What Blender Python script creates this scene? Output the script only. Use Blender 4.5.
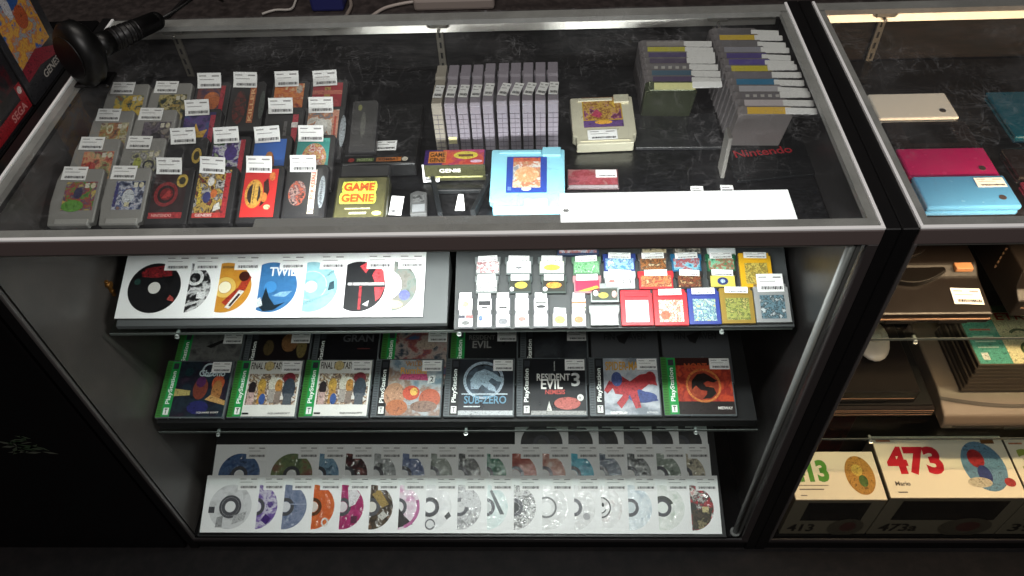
import bpy, bmesh, math, random
from mathutils import Vector, Matrix
for o in list(bpy.data.objects): bpy.data.objects.remove(o)
SC = bpy.context.scene; COL = SC.collection
R = math.radians
# ------------------------------------------------------------------ camera
CAM = Vector((0.80242575, -0.74396356, 1.71666749)); FPX = 777.0758
_p, _y, _r = 0.836891362, -0.0590444141, -0.0551051986
_f = Vector((math.sin(_y)*math.cos(_p), math.cos(_y)*math.cos(_p), -math.sin(_p)))
_rt = Vector((math.cos(_y), -math.sin(_y), 0)); _up = _rt.cross(_f)
c, s = math.cos(_r), math.sin(_r)
RT = _rt*c + _up*s; UP = _up*c - _rt*s
cd = bpy.data.cameras.new('camera'); cam = bpy.data.objects.new('camera', cd); COL.objects.link(cam)
cd.sensor_width = 36; cd.lens = FPX/1024*36; cd.clip_start = .01
M = Matrix((RT, UP, -_f)).transposed().to_4x4(); M.translation = CAM
cam.matrix_world = M; SC.camera = cam
# ------------------------------------------------------------------ world, lights, exposure
SC.view_settings.view_transform = 'Standard'; SC.view_settings.look = 'None'
SC.view_settings.gamma = 1; SC.view_settings.use_curve_mapping = False
SC.view_settings.exposure = 0.0
W = bpy.data.worlds.new('room'); SC.world = W; W.use_nodes = True
W.node_tree.nodes['Background'].inputs[0].default_value = (.75, .68, .66, 1)
W.node_tree.nodes['Background'].inputs[1].default_value = .045
def area(name, loc, target, sx, sy, power, col):
    l = bpy.data.lights.new(name, 'AREA'); l.shape = 'RECTANGLE'; l.size = sx; l.size_y = sy; l.energy = power; l.color = col
    o = bpy.data.objects.new(name, l); COL.objects.link(o); o.location = loc
    d = Vector(target)-Vector(loc)
    o.rotation_euler = (0, 0, 0) if abs(d.x)+abs(d.y) < 1e-6 else d.to_track_quat('-Z', 'Y').to_euler()
    return o
area('ceiling_light_front', (1.0, -1.3, 2.7), (.8, .3, .9), 1.2, .3, 24, (1, .96, .93))
area('ceiling_light_back', (.4, .5, 2.9), (.4, .5, .9), 1.2, .4, 10, (1, .93, .86))
area('case_tube_light', (.74, .055, .968), (.74, .14, .5), .72, .03, 6.5, (.97, 1, .98))
area('case_tube_glow', (.78, .06, .978), (.78, .55, .93), .66, .02, .4, (1, .98, .97))
area('warm_tube_light', (1.80, .055, .968), (1.80, .14, .5), .8, .03, 6.5, (1, .70, .42))
area('warm_tube_glow', (1.80, .06, .978), (1.80, .55, .93), .7, .02, .6, (1, .72, .48))
# ------------------------------------------------------------------ materials
def lin(h):
    h = h.lstrip('#')
    if len(h) == 3: h = ''.join(k*2 for k in h)
    v = [int(h[i:i+2], 16)/255 for i in (0, 2, 4)]
    return tuple([x/12.92 if x <= .04045 else ((x+.055)/1.055)**2.4 for x in v]+[1])
_lin = lin
_mc = {}
def mat(col, rough=.5, metal=0, coat=0, emit=0, bump=0, bscale=60):
    k = (col, rough, metal, coat, emit, bump, bscale)
    if k in _mc: return _mc[k]
    m = bpy.data.materials.new('surface_'+col.strip('#')); m.use_nodes = True; nt = m.node_tree
    b = nt.nodes['Principled BSDF']; b.inputs['Base Color'].default_value = lin(col)
    b.inputs['Roughness'].default_value = rough; b.inputs['Metallic'].default_value = metal
    b.inputs['Coat Weight'].default_value = coat; b.inputs['Coat Roughness'].default_value = .08
    if emit:
        b.inputs['Emission Color'].default_value = lin(col); b.inputs['Emission Strength'].default_value = emit
    tc = nt.nodes.new('ShaderNodeTexCoord'); n = nt.nodes.new('ShaderNodeTexNoise'); n.inputs['Scale'].default_value = bscale
    nt.links.new(tc.outputs['Object'], n.inputs['Vector'])
    if bump:
        bp = nt.nodes.new('ShaderNodeBump'); bp.inputs['Strength'].default_value = bump; bp.inputs['Distance'].default_value = .002
        nt.links.new(n.outputs['Fac'], bp.inputs['Height']); nt.links.new(bp.outputs['Normal'], b.inputs['Normal'])
    else:   # slight uneven gloss
        mr = nt.nodes.new('ShaderNodeMapRange'); mr.inputs['To Min'].default_value = max(0, rough-.06); mr.inputs['To Max'].default_value = min(1, rough+.06)
        nt.links.new(n.outputs['Fac'], mr.inputs['Value']); nt.links.new(mr.outputs['Result'], b.inputs['Roughness'])
    _mc[k] = m; return m
def art(cols, scale=45, seed=0, rough=.35, coat=.3, stretch=(1, 1, 1), bump=0):
    """printed artwork: irregular patches in the given colours"""
    k = ('art', tuple(cols), scale, seed, rough, coat, stretch, bump)
    if k in _mc: return _mc[k]
    m = bpy.data.materials.new('printed_artwork'); m.use_nodes = True; nt = m.node_tree
    b = nt.nodes['Principled BSDF']; b.inputs['Roughness'].default_value = rough
    b.inputs['Coat Weight'].default_value = coat; b.inputs['Coat Roughness'].default_value = .12
    tc = nt.nodes.new('ShaderNodeTexCoord'); mp = nt.nodes.new('ShaderNodeMapping')
    mp.inputs['Location'].default_value = (seed*3.7, seed*1.9, seed*.7); mp.inputs['Scale'].default_value = stretch
    n = nt.nodes.new('ShaderNodeTexNoise'); n.inputs['Scale'].default_value = scale; n.inputs['Detail'].default_value = 5; n.inputs['Roughness'].default_value = .62; n.inputs['Distortion'].default_value = .25
    nt.links.new(tc.outputs['Object'], mp.inputs['Vector']); nt.links.new(mp.outputs['Vector'], n.inputs['Vector'])
    r = nt.nodes.new('ShaderNodeValToRGB'); r.color_ramp.interpolation = 'LINEAR'
    e = r.color_ramp.elements; N = len(cols)
    lo, hi = .36, .64
    def lin(h):
        v = _lin(h); g_ = .3*v[0]+.59*v[1]+.11*v[2]; return [(x*.93+g_*.07)*.9 for x in v[:3]]+[1]
    e[0].position = lo; e[0].color = lin(cols[0]); e[1].position = hi; e[1].color = lin(cols[-1])
    for i in range(1, N-1):
        q = e.new(lo+(hi-lo)*i/(N-1)); q.color = lin(cols[i])
    nt.links.new(n.outputs['Fac'], r.inputs['Fac']); nt.links.new(r.outputs['Color'], b.inputs['Base Color'])
    if bump:
        n2 = nt.nodes.new('ShaderNodeTexNoise'); n2.inputs['Scale'].default_value = 70; n2.inputs['Detail'].default_value = 1
        nt.links.new(mp.outputs['Vector'], n2.inputs['Vector'])
        bp = nt.nodes.new('ShaderNodeBump'); bp.inputs['Strength'].default_value = bump; bp.inputs['Distance'].default_value = .006
        nt.links.new(n2.outputs['Fac'], bp.inputs['Height']); nt.links.new(bp.outputs['Normal'], b.inputs['Coat Normal'])
    _mc[k] = m; return m
def ink(col):
    """printed colour with fine uneven ink"""
    k = ('ink', col)
    if k in _mc: return _mc[k]
    c_ = lin(col); f = lambda v: '#%02x%02x%02x' % tuple(int(max(0, min(255, int(col.lstrip('#')[i:i+2], 16)*v+ (v-1)*18))) for i in (0, 2, 4))
    m = art((f(.7), f(.92), f(1.08), f(.8), f(1.14)), 170, (int(c_[0]*90)+int(c_[1]*70)) % 13, .35, .2); _mc[k] = m; return m
def glass(name, tint, dust=0.0, dusty=0):
    m = bpy.data.materials.new(name); m.use_nodes = True; nt = m.node_tree; nt.nodes.clear()
    L = nt.links.new; N = nt.nodes.new
    out = N('ShaderNodeOutputMaterial'); t = N('ShaderNodeBsdfTransparent'); t.inputs[0].default_value = tint
    g = N('ShaderNodeBsdfGlossy'); g.inputs['Roughness'].default_value = .03
    fr = N('ShaderNodeFresnel'); fr.inputs[0].default_value = 1.5
    ge = N('ShaderNodeNewGeometry'); iv = N('ShaderNodeMath'); iv.operation = 'SUBTRACT'; iv.inputs[0].default_value = 1; L(ge.outputs['Backfacing'], iv.inputs[1])
    ml = N('ShaderNodeMath'); ml.operation = 'MULTIPLY'; L(fr.outputs[0], ml.inputs[0]); L(iv.outputs[0], ml.inputs[1])
    mx = N('ShaderNodeMixShader'); L(ml.outputs[0], mx.inputs[0]); L(t.outputs[0], mx.inputs[1]); L(g.outputs[0], mx.inputs[2])
    res = mx
    if dusty:
        tc = N('ShaderNodeTexCoord')
        prev = None
        for sc, rz, st in ((9, .4, (1, 3, 1)), (13, -.6, (3, 1, 1)), (22, 1.2, (1, 2, 1))):      # hair-thin curved scratches
            mp = N('ShaderNodeMapping'); mp.inputs['Scale'].default_value = st; mp.inputs['Rotation'].default_value = (0, 0, rz); L(tc.outputs['Object'], mp.inputs['Vector'])
            n = N('ShaderNodeTexNoise'); n.inputs['Scale'].default_value = sc; n.inputs['Detail'].default_value = 2; n.inputs['Distortion'].default_value = .6; L(mp.outputs[0], n.inputs['Vector'])
            a = N('ShaderNodeMath'); a.operation = 'SUBTRACT'; a.inputs[1].default_value = .5; L(n.outputs['Fac'], a.inputs[0])
            a2 = N('ShaderNodeMath'); a2.operation = 'ABSOLUTE'; L(a.outputs[0], a2.inputs[0])
            a3 = N('ShaderNodeMapRange'); a3.inputs['From Max'].default_value = .007; a3.inputs['To Min'].default_value = .10; a3.inputs['To Max'].default_value = 0; L(a2.outputs[0], a3.inputs['Value'])
            if prev is None: prev = a3.outputs[0]
            else:
                ad0 = N('ShaderNodeMath'); ad0.operation = 'ADD'; L(prev, ad0.inputs[0]); L(a3.outputs[0], ad0.inputs[1]); prev = ad0.outputs[0]
        nm = N('ShaderNodeTexNoise'); nm.inputs['Scale'].default_value = 7; L(tc.outputs['Object'], nm.inputs['Vector'])
        rm = N('ShaderNodeMapRange'); rm.inputs['From Min'].default_value = .4; rm.inputs['From Max'].default_value = .62; L(nm.outputs['Fac'], rm.inputs['Value'])
        r = N('ShaderNodeMath'); r.operation = 'MULTIPLY'; L(prev, r.inputs[0]); L(rm.outputs[0], r.inputs[1])
        n2 = N('ShaderNodeTexNoise'); n2.inputs['Scale'].default_value = 9; n2.inputs['Detail'].default_value = 4; L(tc.outputs['Object'], n2.inputs['Vector'])
        r2 = N('ShaderNodeValToRGB'); r2.color_ramp.elements[0].position = .5; r2.color_ramp.elements[0].color = (dust, dust, dust, 1); r2.color_ramp.elements[1].position = .75; r2.color_ramp.elements[1].color = (.03, .03, .03, 1)
        L(n2.outputs['Fac'], r2.inputs['Fac'])
        ad = N('ShaderNodeMath'); ad.operation = 'ADD'; L(r.outputs[0], ad.inputs[0]); L(r2.outputs[0], ad.inputs[1])
        d = N('ShaderNodeBsdfDiffuse'); d.inputs[0].default_value = (.75, .75, .78, 1)
        m2 = N('ShaderNodeMixShader'); L(ad.outputs[0], m2.inputs[0]); L(mx.outputs[0], m2.inputs[1]); L(d.outputs[0], m2.inputs[2]); res = m2
    L(res.outputs[0], out.inputs['Surface']); return m
GLASS_TOP = glass('scratched_glass', (.96, .975, .97, 1), .008, 1)
GLASS = glass('clear_glass', (.96, .98, .97, 1)); SHELF_GLASS = glass('shelf_glass', (.88, .93, .91, 1))
def mottled(name, c0, c1, scale, rough, stretch=(1, 1, 1)):
    m = bpy.data.materials.new(name); m.use_nodes = True; nt = m.node_tree; b = nt.nodes['Principled BSDF']; b.inputs['Roughness'].default_value = rough
    tc = nt.nodes.new('ShaderNodeTexCoord'); mp = nt.nodes.new('ShaderNodeMapping'); mp.inputs['Scale'].default_value = stretch
    n = nt.nodes.new('ShaderNodeTexNoise'); n.inputs['Scale'].default_value = scale; n.inputs['Detail'].default_value = 6; n.inputs['Roughness'].default_value = .7
    r = nt.nodes.new('ShaderNodeValToRGB'); e = r.color_ramp.elements; e[0].position = .42; e[0].color = lin(c0); e[1].position = .68; e[1].color = lin(c1)
    nt.links.new(tc.outputs['Object'], mp.inputs['Vector']); nt.links.new(mp.outputs[0], n.inputs['Vector']); nt.links.new(n.outputs['Fac'], r.inputs['Fac']); nt.links.new(r.outputs[0], b.inputs['Base Color'])
    return m
BLACK = mat('#0c0b0c', .45); BLACKG = mat('#0a090a', .22); DECK = mottled('black_deck', '#08080a', '#1d1d20', 70, .35, (1, 3, 1))
BACKP = mottled('black_back_panel', '#0c0b0c', '#302c2c', 40, .5, (.5, 1, 3)); SIDE = mottled('grey_brown_laminate', '#3b3735', '#46413e', 8, .38)
BACKW = mottled('brown_black_panel', '#0c0807', '#241814', 40, .5, (.5, 1, 3)); DECKW = mottled('black_deck_warm_case', '#0a0808', '#1e1a19', 70, .35, (1, 3, 1))
ALU = mottled('brushed_aluminium', '#8e8b88', '#a5a29e', 30, .42, (.3, .3, .3)); EDGE = mat('#ffffff', .35); LIP = mat('#7d7773', .4, .3)
RAILF = mat('#5e5250', .42); WHITE = mat('#f4f2ef', .45); PAPER = mat('#eeedec', .6); INK = mat('#2e2c30', .6); INKG = mat('#8d8a8a', .6)
TRAYG = mat('#525455', .55); TRAYB = mat('#151516', .5)
# ------------------------------------------------------------------ mesh builder
_tx = {}
def text_geo(st, bold=.02):
    k = (st, bold)
    if k in _tx: return _tx[k]
    cu = bpy.data.curves.new('t', 'FONT'); cu.body = st; cu.offset = bold; cu.resolution_u = 3
    o = bpy.data.objects.new('t', cu); COL.objects.link(o)
    me = bpy.data.meshes.new_from_object(o.evaluated_get(bpy.context.evaluated_depsgraph_get()))
    vs = [(v.co.x, v.co.y) for v in me.vertices]; fs = [tuple(p.vertices) for p in me.polygons]
    bpy.data.objects.remove(o); bpy.data.curves.remove(cu); bpy.data.meshes.remove(me)
    x0 = min(v[0] for v in vs); x1 = max(v[0] for v in vs); y0 = min(v[1] for v in vs); y1 = max(v[1] for v in vs)
    vs = [((v[0]-x0)/(x1-x0), (v[1]-y0)/(y1-y0)) for v in vs]
    _tx[k] = (vs, fs); return _tx[k]
class MB:
    def __init__(s): s.bm = bmesh.new(); s.mats = []
    def mi(s, m):
        if m not in s.mats: s.mats.append(m)
        return s.mats.index(m)
    def poly(s, pts, m):
        f = s.bm.faces.new([s.bm.verts.new(p) for p in pts]); f.material_index = s.mi(m); return f
    def box(s, x0, x1, y0, y1, z0, z1, m, bev=0, seg=1):
        t = bmesh.new(); bmesh.ops.create_cube(t, size=1)
        for v in t.verts: v.co = Vector((x0+(v.co.x+.5)*(x1-x0), y0+(v.co.y+.5)*(y1-y0), z0+(v.co.z+.5)*(z1-z0)))
        if bev: bmesh.ops.bevel(t, geom=list(t.edges), offset=bev, segments=seg, profile=.5, affect='EDGES', clamp_overlap=True)
        s.merge(t, m); return s
    def merge(s, t, m):
        k = s.mi(m); mp = {v: s.bm.verts.new(v.co) for v in t.verts}
        for f in t.faces:
            try: g = s.bm.faces.new([mp[v] for v in f.verts]); g.material_index = k; g.smooth = f.smooth
            except ValueError: pass
        t.free()
    def prism(s, pts, lo, hi, m, axis='z', bev=0):
        """extrude a 2-D outline along an axis: z -> (x,y), x -> (y,z), y -> (x,z)"""
        def P(a, b, h): return (a, b, h) if axis == 'z' else ((h, a, b) if axis == 'x' else (a, h, b))
        t = bmesh.new(); A = [t.verts.new(P(a, b, lo)) for a, b in pts]; B = [t.verts.new(P(a, b, hi)) for a, b in pts]
        t.faces.new(A); t.faces.new(B)
        for i in range(len(pts)): j = (i+1) % len(pts); t.faces.new((A[i], A[j], B[j], B[i]))
        bmesh.ops.recalc_face_normals(t, faces=list(t.faces))
        if bev: bmesh.ops.bevel(t, geom=list(t.edges), offset=bev, segments=2, profile=.5, affect='EDGES', clamp_overlap=True)
        s.merge(t, m); return s
    def cyl(s, p0, p1, r, m, seg=16, r2=None, cap=True):
        p0 = Vector(p0); p1 = Vector(p1); d = p1-p0; q = d.to_track_quat('Z', 'Y'); t = bmesh.new(); r2 = r if r2 is None else r2
        A = [t.verts.new(p0+q @ Vector((r*math.cos(a), r*math.sin(a), 0))) for a in [2*math.pi*i/seg for i in range(seg)]]
        B = [t.verts.new(p1+q @ Vector((r2*math.cos(a), r2*math.sin(a), 0))) for a in [2*math.pi*i/seg for i in range(seg)]]
        for i in range(seg): j = (i+1) % seg; f = t.faces.new((A[i], A[j], B[j], B[i])); f.smooth = True
        if cap: t.faces.new(A[::-1]); t.faces.new(B)
        s.merge(t, m); return s
    def ball(s, c, r, m, u=20, v=12):
        t = bmesh.new(); bmesh.ops.create_uvsphere(t, u_segments=u, v_segments=v, radius=1)
        for w in t.verts: w.co = Vector((c[0]+w.co.x*r[0], c[1]+w.co.y*r[1], c[2]+w.co.z*r[2]))
        for f in t.faces: f.smooth = True
        s.merge(t, m); return s
    def tube(s, pts, r, m, seg=8):
        P = [Vector(p) for p in pts]; Q = []
        for i in range(len(P)-1):     # Catmull-Rom
            a = P[max(0, i-1)]; b = P[i]; c_ = P[i+1]; d = P[min(len(P)-1, i+2)]
            for k in range(6):
                t = k/6; Q.append(.5*((2*b)+(c_-a)*t+(2*a-5*b+4*c_-d)*t*t+(3*b-a-3*c_+d)*t**3))
        Q.append(P[-1])
        for i in range(len(Q)-1): s.cyl(Q[i], Q[i+1], r, m, seg, cap=(i in (0, len(Q)-2)))
        return s
    def rect(s, x0, y0, x1, y1, z, m): s.poly([(x0, y0, z), (x1, y0, z), (x1, y1, z), (x0, y1, z)], m)
    def ell(s, cx, cy, rx, ry, z, m, seg=28, a0=0, a1=360, r0=0, clip=None):
        A = [R(a0+(a1-a0)*i/seg) for i in range(seg+(0 if a1-a0 == 360 and not r0 else 1))]
        o = [(cx+rx*math.cos(a), cy+ry*math.sin(a)) for a in A]
        if clip: o = [(max(clip[0], min(clip[2], x)), max(clip[1], min(clip[3], y))) for x, y in o]
        if r0:
            n = [(cx+rx*r0*math.cos(a), cy+ry*r0*math.sin(a)) for a in A]
            for i in range(len(A)-1): s.poly([(o[i][0], o[i][1], z), (o[i+1][0], o[i+1][1], z), (n[i+1][0], n[i+1][1], z), (n[i][0], n[i][1], z)], m)
        else:
            if a1-a0 != 360: o.append((cx, cy))
            s.poly([(x, y, z) for x, y in o], m)
    def text(s, st, x, y, w, h, z, m, rot=0, bold=.02, plane='xy'):
        vs, fs = text_geo(st, bold); k = s.mi(m)
        out = []
        for u, v in vs:
            if rot == 90: a, b = x+w*(1-v), y+h*u          # reads bottom to top
            elif rot == -90: a, b = x+w*v, y+h*(1-u)       # reads top to bottom
            else: a, b = x+w*u, y+h*v
            out.append(s.bm.verts.new((a, b, z) if plane == 'xy' else ((a, z, b) if plane == 'xz' else (z, a, b))))
        for f in fs:
            try: g = s.bm.faces.new([out[i] for i in f]); g.material_index = k
            except ValueError: pass
    def draw(s, spec, X, Y, w, h, z, gloss=.35):
        """printed shapes given in units of the print (0..1)"""
        for it in spec:
            z += .00007; k = it[0]; col = it[-1]
            m = col if not isinstance(col, str) else (ink(col) if k not in 'tT' else mat(col, gloss))
            if k == 'r': s.rect(X+it[1]*w, Y+it[2]*h, X+it[3]*w, Y+it[4]*h, z, m)
            elif k == 'e': s.ell(X+it[1]*w, Y+it[2]*h, it[3]*w, it[4]*h, z, m)
            elif k == 'o': s.ell(X+it[1]*w, Y+it[2]*h, it[3]*w, it[4]*h, z, m, r0=it[5])
            elif k == 'a': s.ell(X+it[1]*w, Y+it[2]*h, it[3]*w, it[4]*h, z, m, r0=it[5], a0=it[6], a1=it[7])
            elif k == 'p': s.poly([(X+a*w, Y+b*h, z) for a, b in it[1]], m)
            elif k == 'T': s.text(it[1], X+it[2]*w, Y+it[3]*h, it[4]*w, it[5]*h, z, m, it[6], .05)
            elif k == 't': s.text(it[1], X+it[2]*w, Y+it[3]*h, it[4]*w, it[5]*h, z, m, it[6])
        return z
    def obj(s, name, parent=None, loc=(0, 0, 0), rot=(0, 0, 0), label=None):
        bmesh.ops.recalc_face_normals(s.bm, faces=[f for f in s.bm.faces if len(f.verts) and False]) if False else None
        me = bpy.data.meshes.new(name); s.bm.to_mesh(me); s.bm.free()
        for m in s.mats: me.materials.append(m)
        o = bpy.data.objects.new(name, me); COL.objects.link(o); o.location = loc; o.rotation_euler = rot
        if parent: o.parent = parent
        if label: o['label'] = label
        return o
def thing(name, label, cat, loc=(0, 0, 0), rot=(0, 0, 0), group=None):
    o = bpy.data.objects.new(name, None); COL.objects.link(o); o.location = loc; o.rotation_euler = rot
    o.empty_display_size = .02
    o['label'] = label; o['category'] = cat
    if group: o['group'] = group
    return o
def tagp(o, label, cat, group=None):
    o['label'] = label; o['category'] = cat
    if group: o['group'] = group
    return o
def at(px, py, p0, th=0):
    """point of the plane through p0, tilted back by th degrees, that the photograph shows at px,py"""
    d = _f+RT*((px-512)/FPX)-UP*((py-288)/FPX); n = Vector((0, -math.sin(R(th)), math.cos(R(th)))); p0 = Vector(p0)
    return CAM+d*((p0-CAM).dot(n)/d.dot(n))
def slant(P, p0, th): v = P-Vector(p0); return v.y*math.cos(R(th))+v.z*math.sin(R(th))
def onramp(p0, th, x, s_, n=0):
    return Vector((x, p0[1]+s_*math.cos(R(th))-n*math.sin(R(th)), p0[2]+s_*math.sin(R(th))+n*math.cos(R(th))))
# shared price sticker meshes
def tag_mesh(curl):
    b = MB(); N = 6
    for i in range(N):
        a, c_ = i/N, (i+1)/N; za = .0004+curl*a*a; zc = .0004+curl*c_*c_
        b.poly([(-.5, a, za), (.5, a, za), (.5, c_, zc), (-.5, c_, zc)], PAPER)
        b.poly([(-.5, c_, zc-.0003), (.5, c_, zc-.0003), (.5, a, za-.0003), (-.5, a, za-.0003)], PAPER)
    z = lambda v: .00055+curl*v*v+.0002
    def bar(x0, x1, y0, y1, m): b.poly([(x0, y0, z(y0)), (x1, y0, z(y0)), (x1, y1, z(y1)), (x0, y1, z(y1))], m)
    bar(-.42, -.12, .78, .84, INKG); bar(.12, .42, .76, .84, INKG); bar(-.4, .2, .56, .6, INKG)
    rnd = random.Random(4); x = -.36
    while x < .42:
        w = rnd.choice((.02, .035, .05)); bar(x, min(.44, x+w), .12, .3, INK); x += w+.018
    o = b.obj('sticker_source'); me = o.data; bpy.data.objects.remove(o); return me
TAGF = tag_mesh(0); TAGC = tag_mesh(.006)
def price_tag(parent, x, y, z, w=.036, h=.02, rz=0, curl=False, rx=0):
    o = bpy.data.objects.new('price_sticker', TAGC if curl else TAGF); COL.objects.link(o); o.parent = parent
    o.location = (x, y, z); o.scale = (w, h, 1); o.rotation_euler = (R(rx), 0, R(rz)); return o

# ================================================================== the room
def struct(b, name):
    o = b.obj(name); o['kind'] = 'structure'; return o
b = MB(); b.box(-3, 4.5, -3, 4, -.05, 0, mottled('dark_carpet', '#0d0b0c', '#1c1717', 25, .9)); struct(b, 'floor')
b = MB(); b.box(-3, 4.5, 3.95, 4.05, 0, 3, mat('#17130f', .8)); struct(b, 'wall_back')
b = MB(); b.box(-3.05, -3, -3, 4, 0, 3, mat('#2a2220', .8)); struct(b, 'wall_left')
b = MB(); b.box(4.5, 4.55, -3, 4, 0, 3, mat('#2a2220', .8)); struct(b, 'wall_right')
# ================================================================== display cases
D = .591
def channel(parent, x):
    b = MB(); b.box(x-.007, x+.007, D-.008, D-.002, .60, .972, mat('#8a8378', .4, .5), .001)
    for i in range(16): b.box(x-.002, x+.002, D-.0085, D-.0078, .62+i*.022, .632+i*.022, mat('#1a1715', .6))
    o = b.obj('shelf_standard', parent)
    b = MB(); b.cyl((x-.016, D-.003, .978), (x-.016, D-.012, .978), .006, mat('#b0aba2', .3, .7)); b.cyl((x+.016, D-.003, .978), (x+.016, D-.012, .978), .006, mat('#b0aba2', .3, .7))
    b.box(x-.018, x+.018, D-.014, D-.004, .971, .985, mat('#b0aba2', .3, .7), .002); b.cyl((x, D-.013, .969), (x, D-.019, .969), .003, mat('#d8d4cc', .25, .8)); b.obj('bracket_clip', o)
def case(ox, label, side_l, side_r):
    t = thing('display_case', label, 'display case', (ox, 0, 0), group='aluminium framed glass display cases')
    W_ = 1.25
    b = MB()
    b.box(-.022, 0, 0, D+.01, 0, .997, BLACK, .0015); b.obj('side_panel', t)
    b = MB(); b.box(W_, W_+.022, 0, D+.01, 0, .997, BLACK, .0015); b.obj('side_panel', t)
    b = MB(); b.box(0, .003, .012, D, .055, .965, side_l); b.obj('side_lining', t)
    b = MB(); b.box(W_-.003, W_, .012, D, .055, .965, side_r); b.obj('side_lining', t)
    b = MB(); b.box(.003, W_-.003, D, D+.01, .0, .966, BACKP if ox == 0 else BACKW); b.obj('back_panel', t)
    b = MB(); b.box(.001, W_-.001, .004, D, 0, .045, BLACK); b.box(.003, W_-.003, .006, D, .045, .055, BLACKG); b.obj('plinth', t)
    # top frame: flat aluminium ring with a bright outer edge
    b = MB(); A = ALU
    b.box(.0, W_, 0, .023, .986, .9955, A); b.box(0, .017, .023, D-.024, .986, .9955, A); b.box(W_-.016, W_, .023, D-.024, .986, .9955, A)
    b.box(0, W_, D-.026, D, .986, .9955, A); b.obj('top_frame', t)
    b = MB(); e = EDGE
    b.box(0, W_, -.001, .0045, .9965, 1.0, e, .0004); b.box(0, .0045, .0045, D, .9955, 1.0, e, .0004); b.box(W_-.0045, W_, .0045, D, .9955, 1.0, e, .0004); b.obj('frame_edge', t, label='bright metal edge')
    b = MB(); b.prism([(D-.012, .963), (D, .963), (D, .986), (D-.0065, .986)], .016, W_-.016, mat('#d6d2cb', .33, .85), 'x'); b.obj('back_rail', t)
    b = MB(); b.box(0, W_, -.002, .003, .970, .9964, RAILF, .001); b.obj('front_rail', t)
    b = MB(); b.box(.006, W_-.03, .003, .010, .962, .971, LIP, .001); b.obj('rail_lip', t)
    b = MB(); b.box(0, W_, -.002, .003, .040, .053, mat('#343031', .35), .001); b.obj('bottom_rail', t)
    for x0, x1 in ((0, .006), (W_-.015, W_)):
        b = MB(); b.box(x0, x1, -.002, .006, .053, .970, mat('#4c4847', .4) if x0 == 0 else mat('#393434', .35), .0012); b.obj('corner_post', t)
    for x in (W_-.028,):
        b = MB(); b.cyl((x, .014, .057), (x, .014, .962), .006, mat('#6e6e6d', .4, .1)); b.cyl((x, .014, .056), (x, .014, .062), .011, mat('#6e6e6d', .4, .1))
        b.box(x+.006 if x > 1 else x-.012, x+.012 if x > 1 else x-.006, .010, .014, .057, .962, mat('#5c5a59', .4)); b.obj('tube_trim', t)
    b = MB(); b.box(.0055, W_-.0055, .005, D-.002, .9957, .9992, GLASS_TOP); b.obj('top_glass', t)
    b = MB(); b.box(.008, W_-.008, .0, .003, .054, .969, GLASS); b.obj('front_glass', t)
    b = MB(); b.box(.004, W_-.004, .13, D-.009, .862, .880, DECK if ox == 0 else DECKW, .001); b.obj('top_deck', t)
    return t
C1 = case(0, 'wide glass display case lit white, holding cartridges, discs and game cases', SIDE, mat('#191717', .35))
C2 = case(1.295, 'glass display case on the right lit warm yellow, holding consoles', mottled('brown_laminate', '#3a2c25', '#46362d', 8, .4), mat('#1a1614', .4))
channel(C1, .614); channel(C1, .112); channel(C1, 1.13); channel(C2, .135); channel(C2, .75)
# lamp fixtures under the front rail
def lamp(par, x0, xd, x1, col, e):
    b = MB(); b.box(x0, x1, .022, .025, .968, .985, mat('#9a9896', .4), .001); b.box(x0, xd, .026, .052, .979, .985, mat('#9a9896', .4), .001)
    o = b.obj('lamp_housing', par)
    b = MB(); b.prism([(.024, .984), (.096, .984), (.096, .980), (.09, .974), (.03, .974), (.024, .980)], xd, x1, mat(col, .5, 0, 0, e), 'x'); b.obj('lamp_diffuser', o, label='glowing translucent lamp cover')
    b = MB(); b.cyl((x0+.02, .040, .973), (xd-.005, .040, .973), .005, mat(col, .5, 0, 0, e*1.2)); b.obj('fluorescent_tube', o)
    b = MB(); b.cyl((xd+.008, .06, .984), (xd+.008, .06, .9855), .004, mat('#b9b9b9', .4)); b.obj('screw', o)
lamp(C1, .40, .828, 1.148, '#ffffff', .72)
lamp(C2, .2, .62, 1.1, '#ffd7a0', 2.0)
# small brass lock cam on the left lining, wire hooks
b = MB(); br = mat('#9a6a35', .35, .8); b.cyl((.003, .20, .69), (.012, .20, .69), .006, br); b.cyl((.003, .20, .672), (.010, .20, .672), .004, br); b.box(.003, .009, .197, .203, .66, .70, br, .001); b.obj('lock_cam', C1, label='brass lock cam')
# adjoining counters
b = MB(); b.box(-1.1, -.03, 0, D+.01, 0, .994, BLACKG, .003)
t = thing('counter_cabinet', 'black counter cabinet left of the white-lit case, game boxes standing on it', 'cabinet'); b.obj('body', t)
b = MB(); rn = random.Random(7); lf = [mat('#465040', .5), mat('#384a34', .5), mat('#55584e', .5)]
for i in range(22):
    x = -.215+rn.random()*.075; z = .432+rn.random()*.06; a = rn.random()*3; l = .014+.012*rn.random(); w = .004
    ca, sa = math.cos(a)*l, math.sin(a)*l; na, nb = -math.sin(a)*w, math.cos(a)*w
    b.poly([(x-ca, -.0007, z-sa*.5), (x+na, -.0007, z+nb), (x+ca, -.0007, z+sa*.5), (x-na, -.0007, z-nb)], lf[i % 3])
b.obj('leaf_marks', t, label='faint green leaf-shaped marks imitating a dim smudge')  # added leaf shapes imitate a greenish smudge in the glossy front, no sticker
CT = mottled('speckled_counter', '#2d2726', '#4a4240', 50, .5)
b = MB(); b.box(-1.2, 3, .64, 1.5, .86, .90, CT, .003); b.box(-1.2, 3, .66, 1.45, 0, .86, BLACK)
tagp(b.obj('counter'), 'dark speckled worktop running behind both glass cases', 'counter')
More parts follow.
